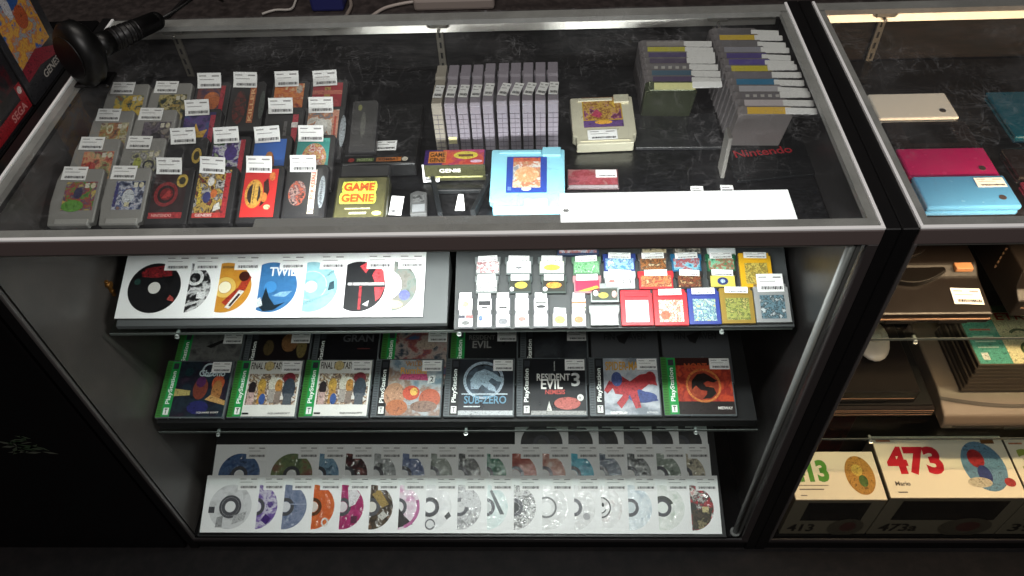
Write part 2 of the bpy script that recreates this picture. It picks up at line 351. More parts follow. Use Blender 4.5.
# things on the back counter
def back(px, py, z=.90): return at(px, py, (0, 0, z))
b = MB(); b.box(-.085, .085, -.05, .05, 0, .026, mat('#9b8f88', .5), .006, 2); b.box(-.07, .07, -.035, .03, .026, .028, mat('#8a807a', .5), .001)
p = back(455, 6); tagp(b.obj('router', None, (p.x, p.y+.03, .90)), 'pale grey rounded plastic box on the back counter', 'device')
b = MB(); b.box(-.035, .035, -.02, .05, 0, .05, mat('#2b2f6b', .5), .006, 2); b.cyl((-.012, .01, .05), (-.012, .01, .062), .008, mat('#23265a', .5)); p = back(328, 12)
tagp(b.obj('tape_holder', None, (p.x, p.y+.02, .90)), 'dark blue plastic holder on the back counter', 'holder')
def wire(pts, r, col, label, name='cable'):
    b = MB(); b.tube(pts, r, mat(col, .4)); return tagp(b.obj(name), label, 'cable')
a = [back(x, y, .905) for x, y in ((372, 16), (385, 8), (405, 3), (422, 1))]
wire(a, .0035, '#b3a8a0', 'pale grey cable leading to the grey box on the back counter')
a = [back(x, y, .905) for x, y in ((346, 16), (351, 6), (349, -4), (346, -12))]
wire(a, .004, '#8b8078', 'short grey cable beside the blue holder')
a = [back(x, y, .905) for x, y in ((262, 14), (275, 10), (291, 9), (296, 0), (300, -8))]
wire(a, .0025, '#b9b4ae', 'thin pale wire bent on the dark counter at the back left')
a = [back(x, y, .905) for x, y in ((190, -6), (178, 6), (168, 16), (158, 20))]
wire(a, .004, '#1a1818', 'black cable on the dark counter behind the scanner')
# ================================================================== barcode scanner on the glass
T1 = 1.0
h0 = at(84, 90, (0, 0, T1)); hp = Vector((.052, .382, 1.054)); tail = Vector((.128, .505, 1.040))
t = thing('barcode_scanner', 'black handheld barcode scanner lying on the glass at the back left corner', 'scanner', (hp.x, hp.y, 1.0002))
pl = mat('#050505', .42); loc = lambda v: Vector(v)-Vector((hp.x, hp.y, 1.0002))
ax = (tail-hp).normalized(); q = ax.to_track_quat('Z', 'Y').to_matrix()
b = MB(); u = bmesh.new(); seg = 28
prof = [(-.024, .030), (-.021, .046), (-.010, .054), (.006, .053), (.018, .042), (.028, .024)]
ring = []
for zz, rr in prof: ring.append([u.verts.new(loc(hp)+q @ Vector((rr*.86*math.cos(k*2*math.pi/seg), rr*1.03*math.sin(k*2*math.pi/seg), zz))) for k in range(seg)])
for i in range(len(ring)-1):
    for k in range(seg): f = u.faces.new((ring[i][k], ring[i][(k+1) % seg], ring[i+1][(k+1) % seg], ring[i+1][k])); f.smooth = True
u.faces.new(ring[0][::-1]); u.faces.new(ring[-1]); b.merge(u, pl); b.obj('head', t)
b = MB(); b.cyl(loc(hp)-ax*.0225, loc(hp)-ax*.0245, .036, mat('#040304', .45), 28); b.obj('scan_window', t)
b = MB(); s0 = loc(hp)+ax*.024; b.cyl(s0, s0+ax*.03, .021, pl, 20, .019); b.cyl(s0+ax*.03, loc(tail), .019, pl, 20, .016)
for i in range(5): b.cyl(s0+ax*(.034+i*.011), s0+ax*(.038+i*.011), .0202-.0006*i, mat('#171617', .35), 20)
b.ball(loc(tail), (.016, .016, .016), pl); b.obj('handle', t)
b = MB(); b.cyl(s0-ax*.003, s0+ax*.0, .0275, mat('#8f8c8c', .25, .6), 24); b.obj('trim_ring', t, label='silver ring')
b = MB(); b.box(-.03, .03, -.022, .022, 0, .006, pl, .003); b.cyl((0, 0, .006), loc(hp), .009, pl); b.obj('stand_foot', t)
b = MB(); tl = loc(tail); b.tube([tl, tl+Vector((.03, .03, .004)), tl+Vector((.05, .08, .004)), tl+Vector((.03, .15, -.02)), tl+Vector((.0, .3, -.12))], .003, pl); b.obj('cord', t)
# ================================================================== boxed games standing left of the case
def big_box(y0, y1, h, th, label, spec, X=-.032):
    t = thing('game_box', label, 'game box', (X, y0, .9945), (0, 0, 0), 'boxed games standing on the left cabinet'); w = y1-y0
    b = MB(); b.box(-th, 0, 0, w, 0, h, mat('#2b2a2c', .45), .0008); b.obj('carton', t)
    b = MB(); b.draw(spec, 0, 0, w, h, .0004)
    o = b.obj('cover', t); o.rotation_euler = (R(90), 0, R(90)); return t
big_box(.325, .462, .185, .03, 'dark grey game box with orange and blue cover and red corner band, behind the other', [
    ('r', 0, 0, 1, 1, '#38383c'), ('r', .10, .30, .86, .98, art(('#2d6fc0', '#e09a2a', '#f0b83a', '#d8742a', '#8fb7c0', '#c9502f'), 40, 2)),
    ('e', .52, .84, .22, .13, '#2f5ea6'), ('e', .40, .78, .07, .12, '#d8d8dc'), ('e', .72, .86, .09, .09, '#c9c5c2'), ('e', .56, .62, .12, .1, '#c75a28'),
    ('p', [(.1, .3), (.5, .34), (.86, .22), (.86, .14), (.45, .2), (.1, .18)], '#9c2438'), ('t', 'GENESIS', .42, .07, .5, .07, 0, '#b9b5ae')])
big_box(.19, .318, .165, .032, 'black game box with red band and red spatter, in front of the other', [
    ('r', 0, 0, 1, 1, '#2a292d'), ('r', .04, .3, .9, .97, art(('#1b1a1e', '#26242a', '#5a1420', '#1b1a1e', '#8a2020'), 26, 5)),
    ('r', 0, .03, 1, .16, '#b3202c'), ('r', .86, .03, 1, .3, '#b3202c'), ('e', .93, .24, .05, .035, '#e6d5cf'), ('t', 'SEGA', .55, .055, .36, .08, 0, '#d5928e'), ('e', .08, .2, .05, .04, '#d3c9bd'), ('r', .0, .03, .06, .16, '#e0902a')])
# ================================================================== carts on the top deck, left ramp
PH = 9.0; P0 = (0, .143, .8835); PITCH = .066; LEN = .104; TH = .0125; TILT = PH+math.degrees(math.asin(.0126/PITCH))
b = MB(); ln = .29
b.prism([(.150, .8805), (.150+ln*math.cos(R(PH)), .8805), (.150+ln*math.cos(R(PH)), .8815+ln*math.sin(R(PH)))], .01, .478, TRAYB, 'x')
tagp(b.obj('display_ramp'), 'low black ramp under the rows of cartridges on the top shelf', 'ramp')
def ramp_x(px, row, z_): # column x from the pixel at mid label height
    p = at(px, z_, onramp(P0, PH, 0, row*PITCH+.04, .014), TILT); return p.x
def cart_grey(t, w, seed, cols, spec=()):
    g = mat('#85837f', .45); b = MB()
    b.prism([(-w/2+.004, 0), (w/2-.008, 0), (w/2-.008, .004), (w/2, .006), (w/2, LEN-.004), (w/2-.004, LEN), (-w/2+.008, LEN), (-w/2+.002, LEN*.8), (-w/2, LEN*.4)], 0, TH, g, 'z', .0022); b.obj('shell', t)
    b = MB(); b.rect(-w*.24, LEN*.26, w*.42, LEN*.76, TH+.0004, art(cols, 60, seed)); b.draw([('r', .62, .78, .76, .95, '#d8d2c0'), ('e', .88, .86, .08, .1, '#cfc6a8')]+list(spec), -w*.24, LEN*.26, w*.66, LEN*.5, TH+.0005)
    b.obj('label_print', t)
    b = MB(); b.box(-w*.3, w*.4, .002, .012, TH-.001, TH+.0012, mat('#9a9894', .4), .001); b.obj('grip_lip', t)
    price_tag(t, -w*.12, LEN*.79, TH+.001, .041, .025, -2)
def cart_black(t, w, bg, spec, seed, tagx=-.1, strip=None):
    b = MB(); g = mat('#1d1c1e', .4)
    b.prism([(-w/2, 0), (w/2, 0), (w/2, LEN-.006), (w/2-.005, LEN), (-w/2+.004, LEN), (-w/2, LEN-.004)], 0, TH, g, 'z', .0015); b.obj('shell', t)
    b = MB(); x0, y0, x1, y1 = -w*.42, LEN*.1, w*.36, LEN*.93
    b.rect(x0, y0, x1, y1, TH+.0004, bg if not isinstance(bg, str) else mat(bg, .35, 0, .3)); b.draw(spec, x0, y0, x1-x0, y1-y0, TH+.0005); b.obj('label_print', t)
    price_tag(t, w*tagx, LEN*.86, TH+.002, .042, .026, random.Random(seed).uniform(-5, 4), True, 12)
ROWS = [
 # row, pixel x at label, pixel y, kind, label text, args
 (0, 78, 195, 'g', 'grey cartridge with bright green and yellow label, front row, leftmost', (1, ('#3c6a2c', '#5a8a3a', '#a83a2c', '#4c4a6a', '#c2a84a'), [('e', .35, .15, .35, .2, '#5f9a35'), ('e', .45, .6, .14, .2, '#3d3a5c')])),
 (0, 127, 195, 'g', 'grey cartridge with dark blue and white racing label, front row, second from left', (2, ('#1f2440', '#5a6480', '#c8c8d0', '#33508a', '#8a6a5a'), [('r', .02, .1, .12, .95, '#40407a'), ('e', .5, .45, .2, .25, '#c9cdd2'), ('r', .42, .1, .58, .25, '#d8cfa8')])),
 (0, 172, 195, 'b', 'black cartridge with dark red emblem, round yellow seal and red strip, front row', ('#2a1517', [('r', 0, 0, 1, .12, '#b3262c'), ('t', 'NINTENDO', .1, .03, .6, .06, 0, '#e8a8a0'), ('o', .42, .5, .36, .26, .72, '#8a2026'), ('e', .44, .5, .2, .13, '#7a1c22'), ('p', [(.3, .42), (.5, .6), (.62, .5), (.5, .4)], '#b03030'), ('e', .85, .78, .17, .14, '#c9a63a'), ('e', .85, .78, .1, .08, '#3a3418')])),
 (0, 215, 195, 'b', 'black cartridge with white and dark action artwork framed by red strips, front row', (art(('#16161c', '#c9c4c0', '#2a2a38', '#d8b04a', '#1a1a20', '#8a3a2a'), 55, 3), [('r', 0, 0, 1, .1, '#d33a35'), ('r', .84, .0, 1, .93, '#b5232c'), ('t', 'SONIC', .08, .28, .1, .42, 90, '#e0c23a'), ('e', .42, .75, .1, .09, '#e8e4de'), ('e', .56, .5, .1, .09, '#d8702a'), ('e', .36, .42, .12, .12, '#3b3f7a'), ('p', [(.6, .12), (.82, .18), (.76, .32), (.62, .26)], '#e3ded6'), ('t', 'GENESIS', .1, .02, .5, .06, 0, '#f0dcd8')])),
 (0, 262, 195, 'b', 'black cartridge with bright red label and round amber emblem, front row', ('#c22a28', [('o', .34, .48, .27, .3, .72, '#d8922c'), ('e', .34, .48, .2, .22, '#2c1a14'), ('r', .28, .25, .46, .72, '#d9a53a'), ('t', 'JURASSIC', .31, .27, .06, .42, 90, '#2c1a14'), ('p', [(.55, .2), (.7, .3), (.8, .55), (.72, .8), (.6, .72), (.64, .5)], '#3a1612'), ('e', .84, .84, .09, .09, '#e07a2c'), ('e', .78, .2, .1, .05, '#f0c898'), ('e', .66, .4, .09, .1, '#d8802c')])),
 (0, 306, 197, 'b', 'black cartridge with orange-on-white vertical title and white oval, front row', ('#202022', [('e', .3, .48, .26, .26, art(('#241c1e', '#c45a3a', '#2a2434', '#b08a80', '#1a181c'), 80, 4)), ('r', .66, .05, .84, .97, '#e8d8cc'), ('t', 'NOT FOR RESALE', .69, .08, .11, .86, 90, '#d8572c'), ('a', 1.03, .5, .10, .34, .01, 0, 360, '#8b9298'), ('t', 'NINTENDO', .99, .28, .06, .46, 90, '#2a2a2e')])),
 (1, 98, 152, 'g', 'grey cartridge with red and pink label, second row, leftmost', (5, ('#5a4438', '#b8483a', '#d8a070', '#7a8a5a', '#8a2c34'), [('e', .3, .4, .18, .2, '#b63a34')])),
 (1, 145, 152, 'g', 'grey cartridge with pale faces on its label, second row', (6, ('#4c4c50', '#bdb88a', '#6a6a72', '#c2beb8', '#2e2e34'), [('e', .25, .5, .14, .24, '#aab048'), ('o', .66, .45, .2, .2, .7, '#35353c')])),
 (1, 188, 155, 'b', 'black cartridge with yellow seal and tan figures, second row', ('#17171a', [('e', .88, .66, .15, .17, '#c9a63a'), ('e', .88, .66, .09, .1, '#3a3418'), ('r', .1, .2, .2, .5, '#a88a4a'), ('r', .36, .25, .44, .62, '#b89a52'), ('e', .2, .56, .06, .06, '#b88a58')])),
 (1, 231, 155, 'b', 'black cartridge with purple, green and white label edged red, second row', (art(('#2a4a2c', '#d0d0d4', '#5a3f8a', '#1f1f2a', '#8a9a7a'), 60, 7), [('r', .85, 0, 1, 1, '#b8283a'), ('e', .58, .7, .2, .16, '#4a3580'), ('e', .3, .4, .12, .14, '#33502c')])),
 (1, 272, 155, 'b', 'black cartridge with blue label and small brown figure, second row', ('#2f5fae', [('e', .52, .42, .17, .3, '#9a5a24'), ('e', .5, .6, .11, .12, '#c07a34'), ('r', 0, .0, 1, .12, '#274a86'), ('r', .06, .2, .14, .6, '#7fb0c0')])),
 (1, 315, 155, 'b', 'black cartridge with teal label and red and white cartoon group, second row', ('#2c8f88', [('e', .55, .55, .38, .34, art(('#b83226', '#e0d8cc', '#c8502c', '#d8c070', '#8a2420'), 85, 8)), ('e', .2, .3, .12, .2, '#c03a34'), ('r', 0, .92, 1, 1, '#3fb0a4')])),
 (2, 115, 120, 'g', 'grey cartridge with orange, white and green characters on its label, third row', (9, ('#3a3430', '#b06a38', '#8a8a4a', '#c4b89a', '#5a3030'), [('o', .35, .75, .12, .18, .55, '#cfc8a0'), ('r', .7, .1, .74, .7, '#c9a94a')])),
 (2, 157, 120, 'g', 'grey cartridge with dim purple label, third row', (10, ('#3a3340', '#5a5060', '#6a6068', '#2a262c', '#8a8078'), [('e', .5, .3, .25, .28, '#26222a')])),
 (2, 202, 125, 'b', 'black cartridge with yellow starburst on purple label edged pink, third row', (art(('#3a2a6a', '#2a2a5a', '#5a3a80', '#2c5a8a'), 40, 11), [('r', .84, 0, 1, .93, '#b52a44'), ('p', [(.1, .3), (.35, .45), (.4, .75), (.55, .55), (.8, .6), (.68, .38), (.78, .15), (.5, .22), (.3, .08)], '#d8a428'), ('e', .5, .35, .2, .12, '#e0b83a')])),
 (2, 285, 125, 'b', 'black cartridge with tan face, dark label and red edge strip, third row', ('#151416', [('e', .24, .4, .16, .24, '#b88a3a'), ('p', [(.1, .55), (.24, .72), (.38, .55), (.24, .6)], '#2a2018'), ('r', .55, .3, .66, .75, '#5a5658'), ('r', .82, 0, 1, .9, '#c0263c'), ('r', .8, .6, 1, .72, '#e8dcd8')])),
 (2, 325, 125, 'b', 'black cartridge with pale artwork, orange vertical title and grey oval, third row', (art(('#b8b0a4', '#d8d4cc', '#c87a3a', '#6a7480', '#a89a8a'), 55, 12), [('e', .45, .6, .22, .2, '#dcdad4'), ('r', .8, .1, 1, .98, '#c88a70'), ('r', .86, .15, .93, .85, '#b8442c'), ('a', 1.16, .5, .1, .36, .01, 0, 360, '#8b9298')])),
 (3, 129, 95, 'g', 'grey cartridge with yellow and teal label, back row, leftmost', (13, ('#2a4a4a', '#c8a02c', '#d8b83a', '#5a7a70', '#8a5a2c'), [('e', .45, .25, .18, .3, '#dcb42a')])),
 (3, 172, 95, 'g', 'grey cartridge with dark green and gold label, back row', (14, ('#1c2422', '#2f3f3a', '#8a7a3a', '#c8b880', '#1a1a1a'), [('r', .45, .5, .8, .6, '#a88a3a')])),
 (3, 214, 95, 'b', 'black cartridge with orange creature on purple label, red edge, back row', (art(('#3a2038', '#4a2c48', '#7a3a2c', '#2a1a2c'), 45, 15), [('e', .55, .62, .3, .22, '#c0621f'), ('e', .2, .35, .18, .18, '#a83a2c'), ('r', .84, .1, 1, .97, '#b01f30')])),
 (3, 249, 98, 'b', 'black cartridge with dark red picture, orange vertical strip and grey oval, back row', ('#1a1718', [('e', .3, .45, .24, .4, art(('#3a1614', '#6a2018', '#2a1a18', '#4a3028'), 70, 16)), ('r', .62, .08, .84, .97, '#b8643a'), ('t', 'KILLER', .66, .12, .13, .8, 90, '#e0b080'), ('a', 1.1, .5, .1, .34, .01, 0, 360, '#4c5450')])),
 (3, 291, 98, 'b', 'black cartridge with fiery orange label, back row', (art(('#8a2a14', '#d8641f', '#e08a3a', '#c04a1c', '#e8c08a'), 50, 17), [('e', .45, .3, .26, .22, '#d8a878'), ('e', .85, .86, .1, .1, '#c8b8a8')])),
 (3, 329, 100, 'b', 'black cartridge with red label and gold centre, back row', ('#9a1f2c', [('r', .4, .1, .6, .9, '#b88a3a'), ('r', .0, .72, 1, .82, '#c86a58'), ('e', .8, .4, .14, .2, '#c0303a')])),
]
for row, px, py, kind, lab, a in ROWS:
    x = ramp_x(px, row, py); p = onramp(P0, PH, x, row*PITCH, .0)
    w = .078 if kind == 'g' else .069
    nxt = [at(r[1], r[2], onramp(P0, PH, 0, r[0]*PITCH+.04, .014), TILT).x for r in ROWS if r[0] == row and r[1] > px]
    if nxt: w = min(w, (min(nxt)-x)*.985)
    prv = [ramp_x(r[1], r[0], r[2]) for r in ROWS if r[0] == row and r[1] < px]
    if prv: w = min(w, (x-max(prv))*.985)
    t = thing('game_cartridge', lab, 'game cartridge', p, (R(TILT), 0, 0), 'cartridges in overlapping rows on the left ramp')
    if kind == 'g': cart_grey(t, w, *a)
    else: cart_black(t, w, a[0], a[1], px)
# black cart on edge with oval at the right end of the back rows
p = at(353, 140, (0, 0, .9)); t = thing('game_cartridge', 'black cartridge with faint grey oval right of the red label one, back row', 'game cartridge', onramp(P0, PH, .478+.026, 2.2*PITCH, 0), (R(TILT), 0, 0), 'cartridges in overlapping rows on the left ramp')
cart_black(t, .046, '#151415', [('a', .5, .5, .12, .3, .01, 0, 360, '#4a4a44'), ('e', .3, .9, .1, .07, '#6a6a2c')], 3, .1)
for ch in list(t.children):
    if ch.name.startswith('price'): bpy.data.objects.remove(ch)

# ------------------------------------------------ middle: black slabs, boxed cheat devices
DZ = .8803
def deck(px, py, z=DZ): return at(px, py, (0, 0, z))
a0 = deck(352, 162, .905)
t = thing('console_unit', 'flat black plastic unit with price sticker and colourful spine strip', 'console accessory', at(378, 164, (0, 0, DZ+.028))-Vector((0, 0, .028)), (R(0), 0, R(1)))
b = MB(); b.box(-.062, .062, -.0, .17, 0, .028, mat('#161617', .4), .003, 2); b.box(-.058, -.012, .02, .16, .028, .031, mat('#1e1e1f', .4), .001); b.obj('shell', t)
b = MB(); b.rect(-.052, .004, .052, .017, .0288, mat('#0f0f10', .4)); b.draw([('e', .06, .5, .05, .42, '#a83028'), ('r', .14, .15, .42, .85, '#5f7a3a'), ('r', .46, .1, .86, .9, '#c0702c'), ('e', .92, .5, .05, .42, '#b8b0a0'), ('t', 'MORTAL', .16, .25, .24, .5, 0, '#b8c090'), ('t', 'KOMBAT', .5, .25, .32, .5, 0, '#3a1a10')], -.052, .004, .104, .013, .0289); b.obj('spine_print', t)
price_tag(t, .005, .035, .0285, .042, .026)
t = thing('cheat_device_box', 'dark green translucent box with glowing yellow GAME GENIE lettering', 'game accessory', (.518, .142, DZ), (R(14), 0, 0))
b = MB(); b.box(-.042, .042, 0, .082, 0, .022, mat('#2b2a1b', .3, 0, .3), .003, 2); b.obj('shell', t)
b = MB(); b.rect(-.039, .003, .038, .079, .0224, art(('#434026', '#4c492c', '#3c3a22'), 20, 3, .25, .5))
Y1 = '#d2d634'
b.draw([('r', .12, .62, .78, .9, Y1), ('e', .13, .76, .04, .14, Y1), ('e', .78, .76, .04, .14, Y1), ('r', .1, .34, .78, .62, Y1), ('e', .1, .48, .04, .14, Y1), ('e', .78, .48, .04, .14, Y1),
        ('T', 'GAME', .13, .655, .64, .21, 0, '#a8481a'), ('T', 'GENIE', .10, .375, .68, .21, 0, '#a8481a'), ('r', .2, .2, .72, .235, '#b8b088'), ('r', .3, .08, .65, .13, '#c8c4a8'), ('e', .86, .1, .1, .055, '#c8c070')], -.039, .003, .077, .076, .0225)
b.obj('front_print', t)
b = MB(); b.box(-.04, .040, .083, .108, .0, .018, mat('#141415', .4), .002); b.obj('connector', t, label='black connector block')
price_tag(t, .053, .016, .008, .020, .036, -4)
t = thing('cheat_device_box', 'boxed cheat device standing on edge with purple and orange GAME GENIE spine', 'game accessory', at(454, 165, (0, 0, DZ+.034))-Vector((0, 0, .034)), (0, 0, R(0)))
b = MB(); b.box(-.05, .05, .0, .04, 0, .034, mat('#3a3a22', .4), .002); b.obj('carton', t)
b = MB(); b.draw([('r', 0, 0, 1, 1, '#3d2266'), ('r', .3, .0, .98, 1, art(('#c0342c', '#d8542c', '#a82a50', '#c8408a'), 40, 4)), ('r', .07, .12, .36, .9, '#d8802a'), ('t', 'GAME', .09, .52, .25, .3, 0, '#3a2410'), ('t', 'GENIE', .09, .16, .25, .3, 0, '#3a2410'), ('e', .68, .62, .2, .26, '#e8d02c'), ('r', .56, .52, .8, .68, '#7a4a18'), ('e', .86, .2, .1, .1, '#e8b8d0')], -.05, .0005, .1, .0385, .0343); b.obj('spine_print', t)
b = MB(); b.draw([('r', 0, 0, 1, 1, '#45442a'), ('t', 'GENIE', .25, .55, .35, .25, 0, '#e8e6d8'), ('r', .05, .2, .95, .3, '#c8c480')], -.05, 0, .1, .031, 0); o = b.obj('front_print', t); o.rotation_euler = (R(90), 0, 0); o.location = (0, -.0005, .002)
o = price_tag(t, -.04, -.004, .002, .027, .030, 0); o.rotation_euler = (R(62), 0, R(3))
# small black stand with white tag in front of it
t = thing('display_stand', 'black splayed stand with small white tag, in front of the purple box', 'stand', (.668, .205, DZ))
b = MB(); g = mat('#1a1c1e', .3)
b.prism([(-.052, .055), (-.044, .055), (-.022, -.045), (-.03, -.045)], 0, .012, g, 'z', .001); b.prism([(.052, .058), (.06, .058), (.030, -.045), (.022, -.045)], 0, .016, g, 'z', .001)
b.box(-.046, .052, .044, .052, 0, .012, g, .001); b.box(-.036, .044, .012, .018, 0, .008, g, .001); b.obj('frame', t)
b = MB(); b.poly([(-.004, -.03, .002), (.012, -.03, .002), (.008, 0, .010), (.0, 0, .010)], WHITE); b.poly([(-.004, -.03, .0016), (.0, 0, .0096), (.008, 0, .0096), (.012, -.03, .0016)], WHITE); b.obj('hang_tag', t)
t = thing('memory_card', 'small grey memory cartridge left of the black splayed stand', 'memory card', (.607, .158, DZ), (0, 0, R(4)))
b = MB(); b.prism([(-.012, 0), (.014, 0), (.013, .05), (-.002, .056), (-.014, .05)], 0, .012, mat('#4c4c4c', .4), 'z', .0015); b.obj('shell', t)
b = MB(); b.rect(-.009, .004, .011, .022, .0124, mat('#77787a', .3)); b.rect(-.009, .026, .010, .045, .0124, art(('#2a2a2a', '#6a6a6a', '#3a3a3a'), 90, 2)); b.obj('label_print', t)
# ------------------------------------------------ ten grey cartridges on edge
for i in range(10):
    x = .631+i*.0211+(.002 if i > 4 else 0)
    lab = ['grey cartridge standing on edge, leftmost of the row of ten, its side yellowed', 'grey cartridge on edge with small yellow sticker on its front edge'][i] if i < 2 else \
        'grey cartridge standing on edge, %s from the left in the row of ten' % ('third', 'fourth', 'fifth', 'sixth', 'seventh', 'eighth', 'ninth', 'tenth and last')[i-2]
    t = thing('game_cartridge', lab, 'game cartridge', (x, .330, DZ), (0, 0, R(-.6)), 'grey cartridges standing on edge in a row of ten')
    g = mat('#8f8791' if i else '#9c9488', .5); w = .0172; hh = .095+(.002 if i > 3 else 0); dp = .118
    b = MB()
    b.prism([(0, 0), (dp, 0), (dp, hh), (.082, hh), (.078, hh-.003), (.062, hh-.003), (.058, hh), (.004, hh), (.0, hh-.005)], -w/2, w/2, g, 'x', .0012)
    b.box(-w/2-.002, -w/2+.001, .085, .1, hh-.02, hh-.004, g, .0008); b.obj('shell', t)
    b = MB(); gd = mat('#5f5963', .6)
    for k in range(8): b.box(-w/2+.0005, w/2-.0005, -.0006, .001, .008+k*.0095, .0088+k*.0095, gd)
    b.box(-.0004, .0004, -.0008, .001, .002, hh-.02, gd); b.obj('ribs', t)
    price_tag(t, -.0005, .018, hh+.0012, .0150, .036, -14 if 4 < i < 9 else -5)
    if i == 1: b = MB(); b.box(-.007, .007, -.0012, -.0002, .016, .03, mat('#e2d9a4', .5)); b.obj('yellow_sticker', t)
# ------------------------------------------------ pale blue cartridge
def nes(t, w, h, th, body, metal=0, rough=.4):
    g = mat(body, rough, metal)
    b = MB(); b.prism([(-w/2+.006, 0), (w/2-.006, 0), (w/2-.006, .016), (w/2, .020), (w/2, h-.002), (w/2-.002, h), (-w/2+.002, h), (-w/2, h-.002), (-w/2, .020), (-w/2+.006, .016)], 0, th, g, 'z', .0015); b.obj('shell', t)
    b = MB(); b.box(-w/2+.012, w*.18, h-.010, h-.003, th, th+.0025, g, .001); b.box(w*.2, w/2-.006, h-.016, h+.002, th-.001, th+.004, g, .001); b.box(-w/2+.012, w/2-.012, .006, .008, th, th+.0012, g); b.obj('raised_ridge', t)
t = thing('game_cartridge', 'large pale blue cartridge with blue-bordered picture label, at the front', 'game cartridge', (.779, .160, DZ+.001), (R(11), 0, R(-1)))
nes(t, .119, .124, .016, '#82bccd')
b = MB(); b.rect(-.034, .034, .031, .108, .0164, mat('#27408e', .35, 0, .3))
b.draw([('r', .16, .14, .84, .95, art(('#c8a07a', '#d8c8a8', '#a87a5a', '#b86a4a', '#cfd0c8', '#8a8a90'), 45, 21)), ('r', .16, .86, .84, .97, '#b8563a'), ('e', .5, .1, .12, .05, '#d8dce8'), ('r', .04, .06, .13, .16, '#5a78b8'), ('e', .5, .5, .3, .22, art(('#d8b890', '#c88a58', '#e0d0b0'), 70, 4))], -.034, .034, .065, .074, .0166); b.obj('label_print', t)
price_tag(t, .014, .002, .0178, .036, .018)
# gold / cream cartridge
t = thing('game_cartridge', 'cream and silver-gold cartridge with yellow and purple label', 'game cartridge', (.911, .318, DZ+.001), (R(12), 0, R(2)))
nes(t, .108, .105, .022, '#d9d3bb', .35, .3)
b = MB(); b.rect(-.034, .036, .034, .104, .0225, mat('#b9952a', .35))
b.draw([('r', .03, .25, .97, .86, art(('#d8b02c', '#7a3a2a', '#c8a030', '#8a3a7a', '#5a2c20'), 60, 22)), ('r', 0, 0, 1, .22, '#6a4a86'), ('e', .5, .16, .22, .07, '#e8a82c'), ('r', 0, .88, 1, 1, '#9a6a3a'), ('p', [(.2, .4), (.35, .6), (.5, .42), (.4, .3)], '#b83a5a')], -.034, .036, .068, .068, .0227); b.obj('label_print', t)
price_tag(t, -.004, .008, .0225, .05, .022); 
t = thing('game_card', 'small glossy card with dim red picture and grey sticker, on the black shelf', 'game card', deck(593, 187)+Vector((0, 0, .001)), (R(6), 0, R(-1)))
b = MB(); b.box(-.042, .042, -.008, .036, 0, .004, mat('#4a3a3c', .3), .0008); b.obj('body', t)
b = MB(); b.rect(-.04, 0, .04, .034, .0044, art(('#7a3a42', '#a05058', '#8a3038', '#9a6a68'), 40, 31)); b.rect(-.04, -.007, .04, -.001, .0044, mat('#9a8e90', .3)); b.obj('label_print', t)
price_tag(t, .022, .016, .0046, .034, .017)
for px, py, lab, w in ((605, 199, 'white price sticker lying by the front left of the bright lamp cover', .034), (697, 190, 'small white price sticker at the middle of the lamp cover edge', .020), (727, 189, 'small white sticker right of the middle lamp-edge sticker', .020)):
    p = deck(px, py, DZ+.0008); b = MB(); b.box(-w/2, w/2, -.009, .009, 0, .0006, PAPER); b.rect(-w*.4, .002, w*.2, .004, .0008, INKG); b.rect(-w*.4, -.005, w*.4, -.002, .0008, INK)
    tagp(b.obj('price_sticker', None, p, (0, 0, R(-2))), lab, 'sticker')
t = thing('game_card', 'dark card with orange and red emblems peeping out below the pale blue cartridge', 'game card', deck(530, 216)+Vector((0, 0, .0)), (0, 0, R(-1)))
b = MB(); b.box(-.046, .042, -.015, .016, 0, .003, mat('#1c1516', .3), .0005); b.obj('body', t)
b = MB(); b.draw([('r', 0, 0, 1, 1, art(('#1c1416', '#2c1a1c', '#4a2024'), 40, 6)), ('e', .3, .55, .12, .3, '#b05a38'), ('e', .66, .4, .1, .25, '#b89a5a'), ('r', .5, .3, .53, .9, '#a8a0a0'), ('e', .45, .5, .04, .2, '#7a2030')], -.045, -.014, .085, .028, .0032); b.obj('label_print', t)
# black plate and black box with red lettering
p = deck(677, 134); b = MB(); b.box(-.075, .072, -.045, .052, 0, .006, mat('#2a2a2c', .25), .001)
tagp(b.obj('game_manual', None, p, (0, 0, R(-1))), 'flat dark grey booklet lying in front of the short cartridge stack', 'booklet')
t = thing('console_booklet', 'black booklet with red Nintendo lettering in front of the tall cartridge stack', 'booklet', deck(772, 160), (0, 0, R(7)))
b = MB(); b.box(-.075, .075, -.05, .055, 0, .005, mat('#131416', .25), .001); b.obj('body', t)
b = MB(); b.text('Nintendo', -.06, .008, .098, .019, .0054, mat('#a3202a', .4)); b.obj('lettering', t)
# divider plate
b = MB(); b.box(-.003, .003, 0, .03, 0, .08, mat('#77736f', .4), .0006)
tagp(b.obj('divider', None, (1.098, .245, DZ)), 'thin grey upright divider left of the tall cartridge stack', 'divider')
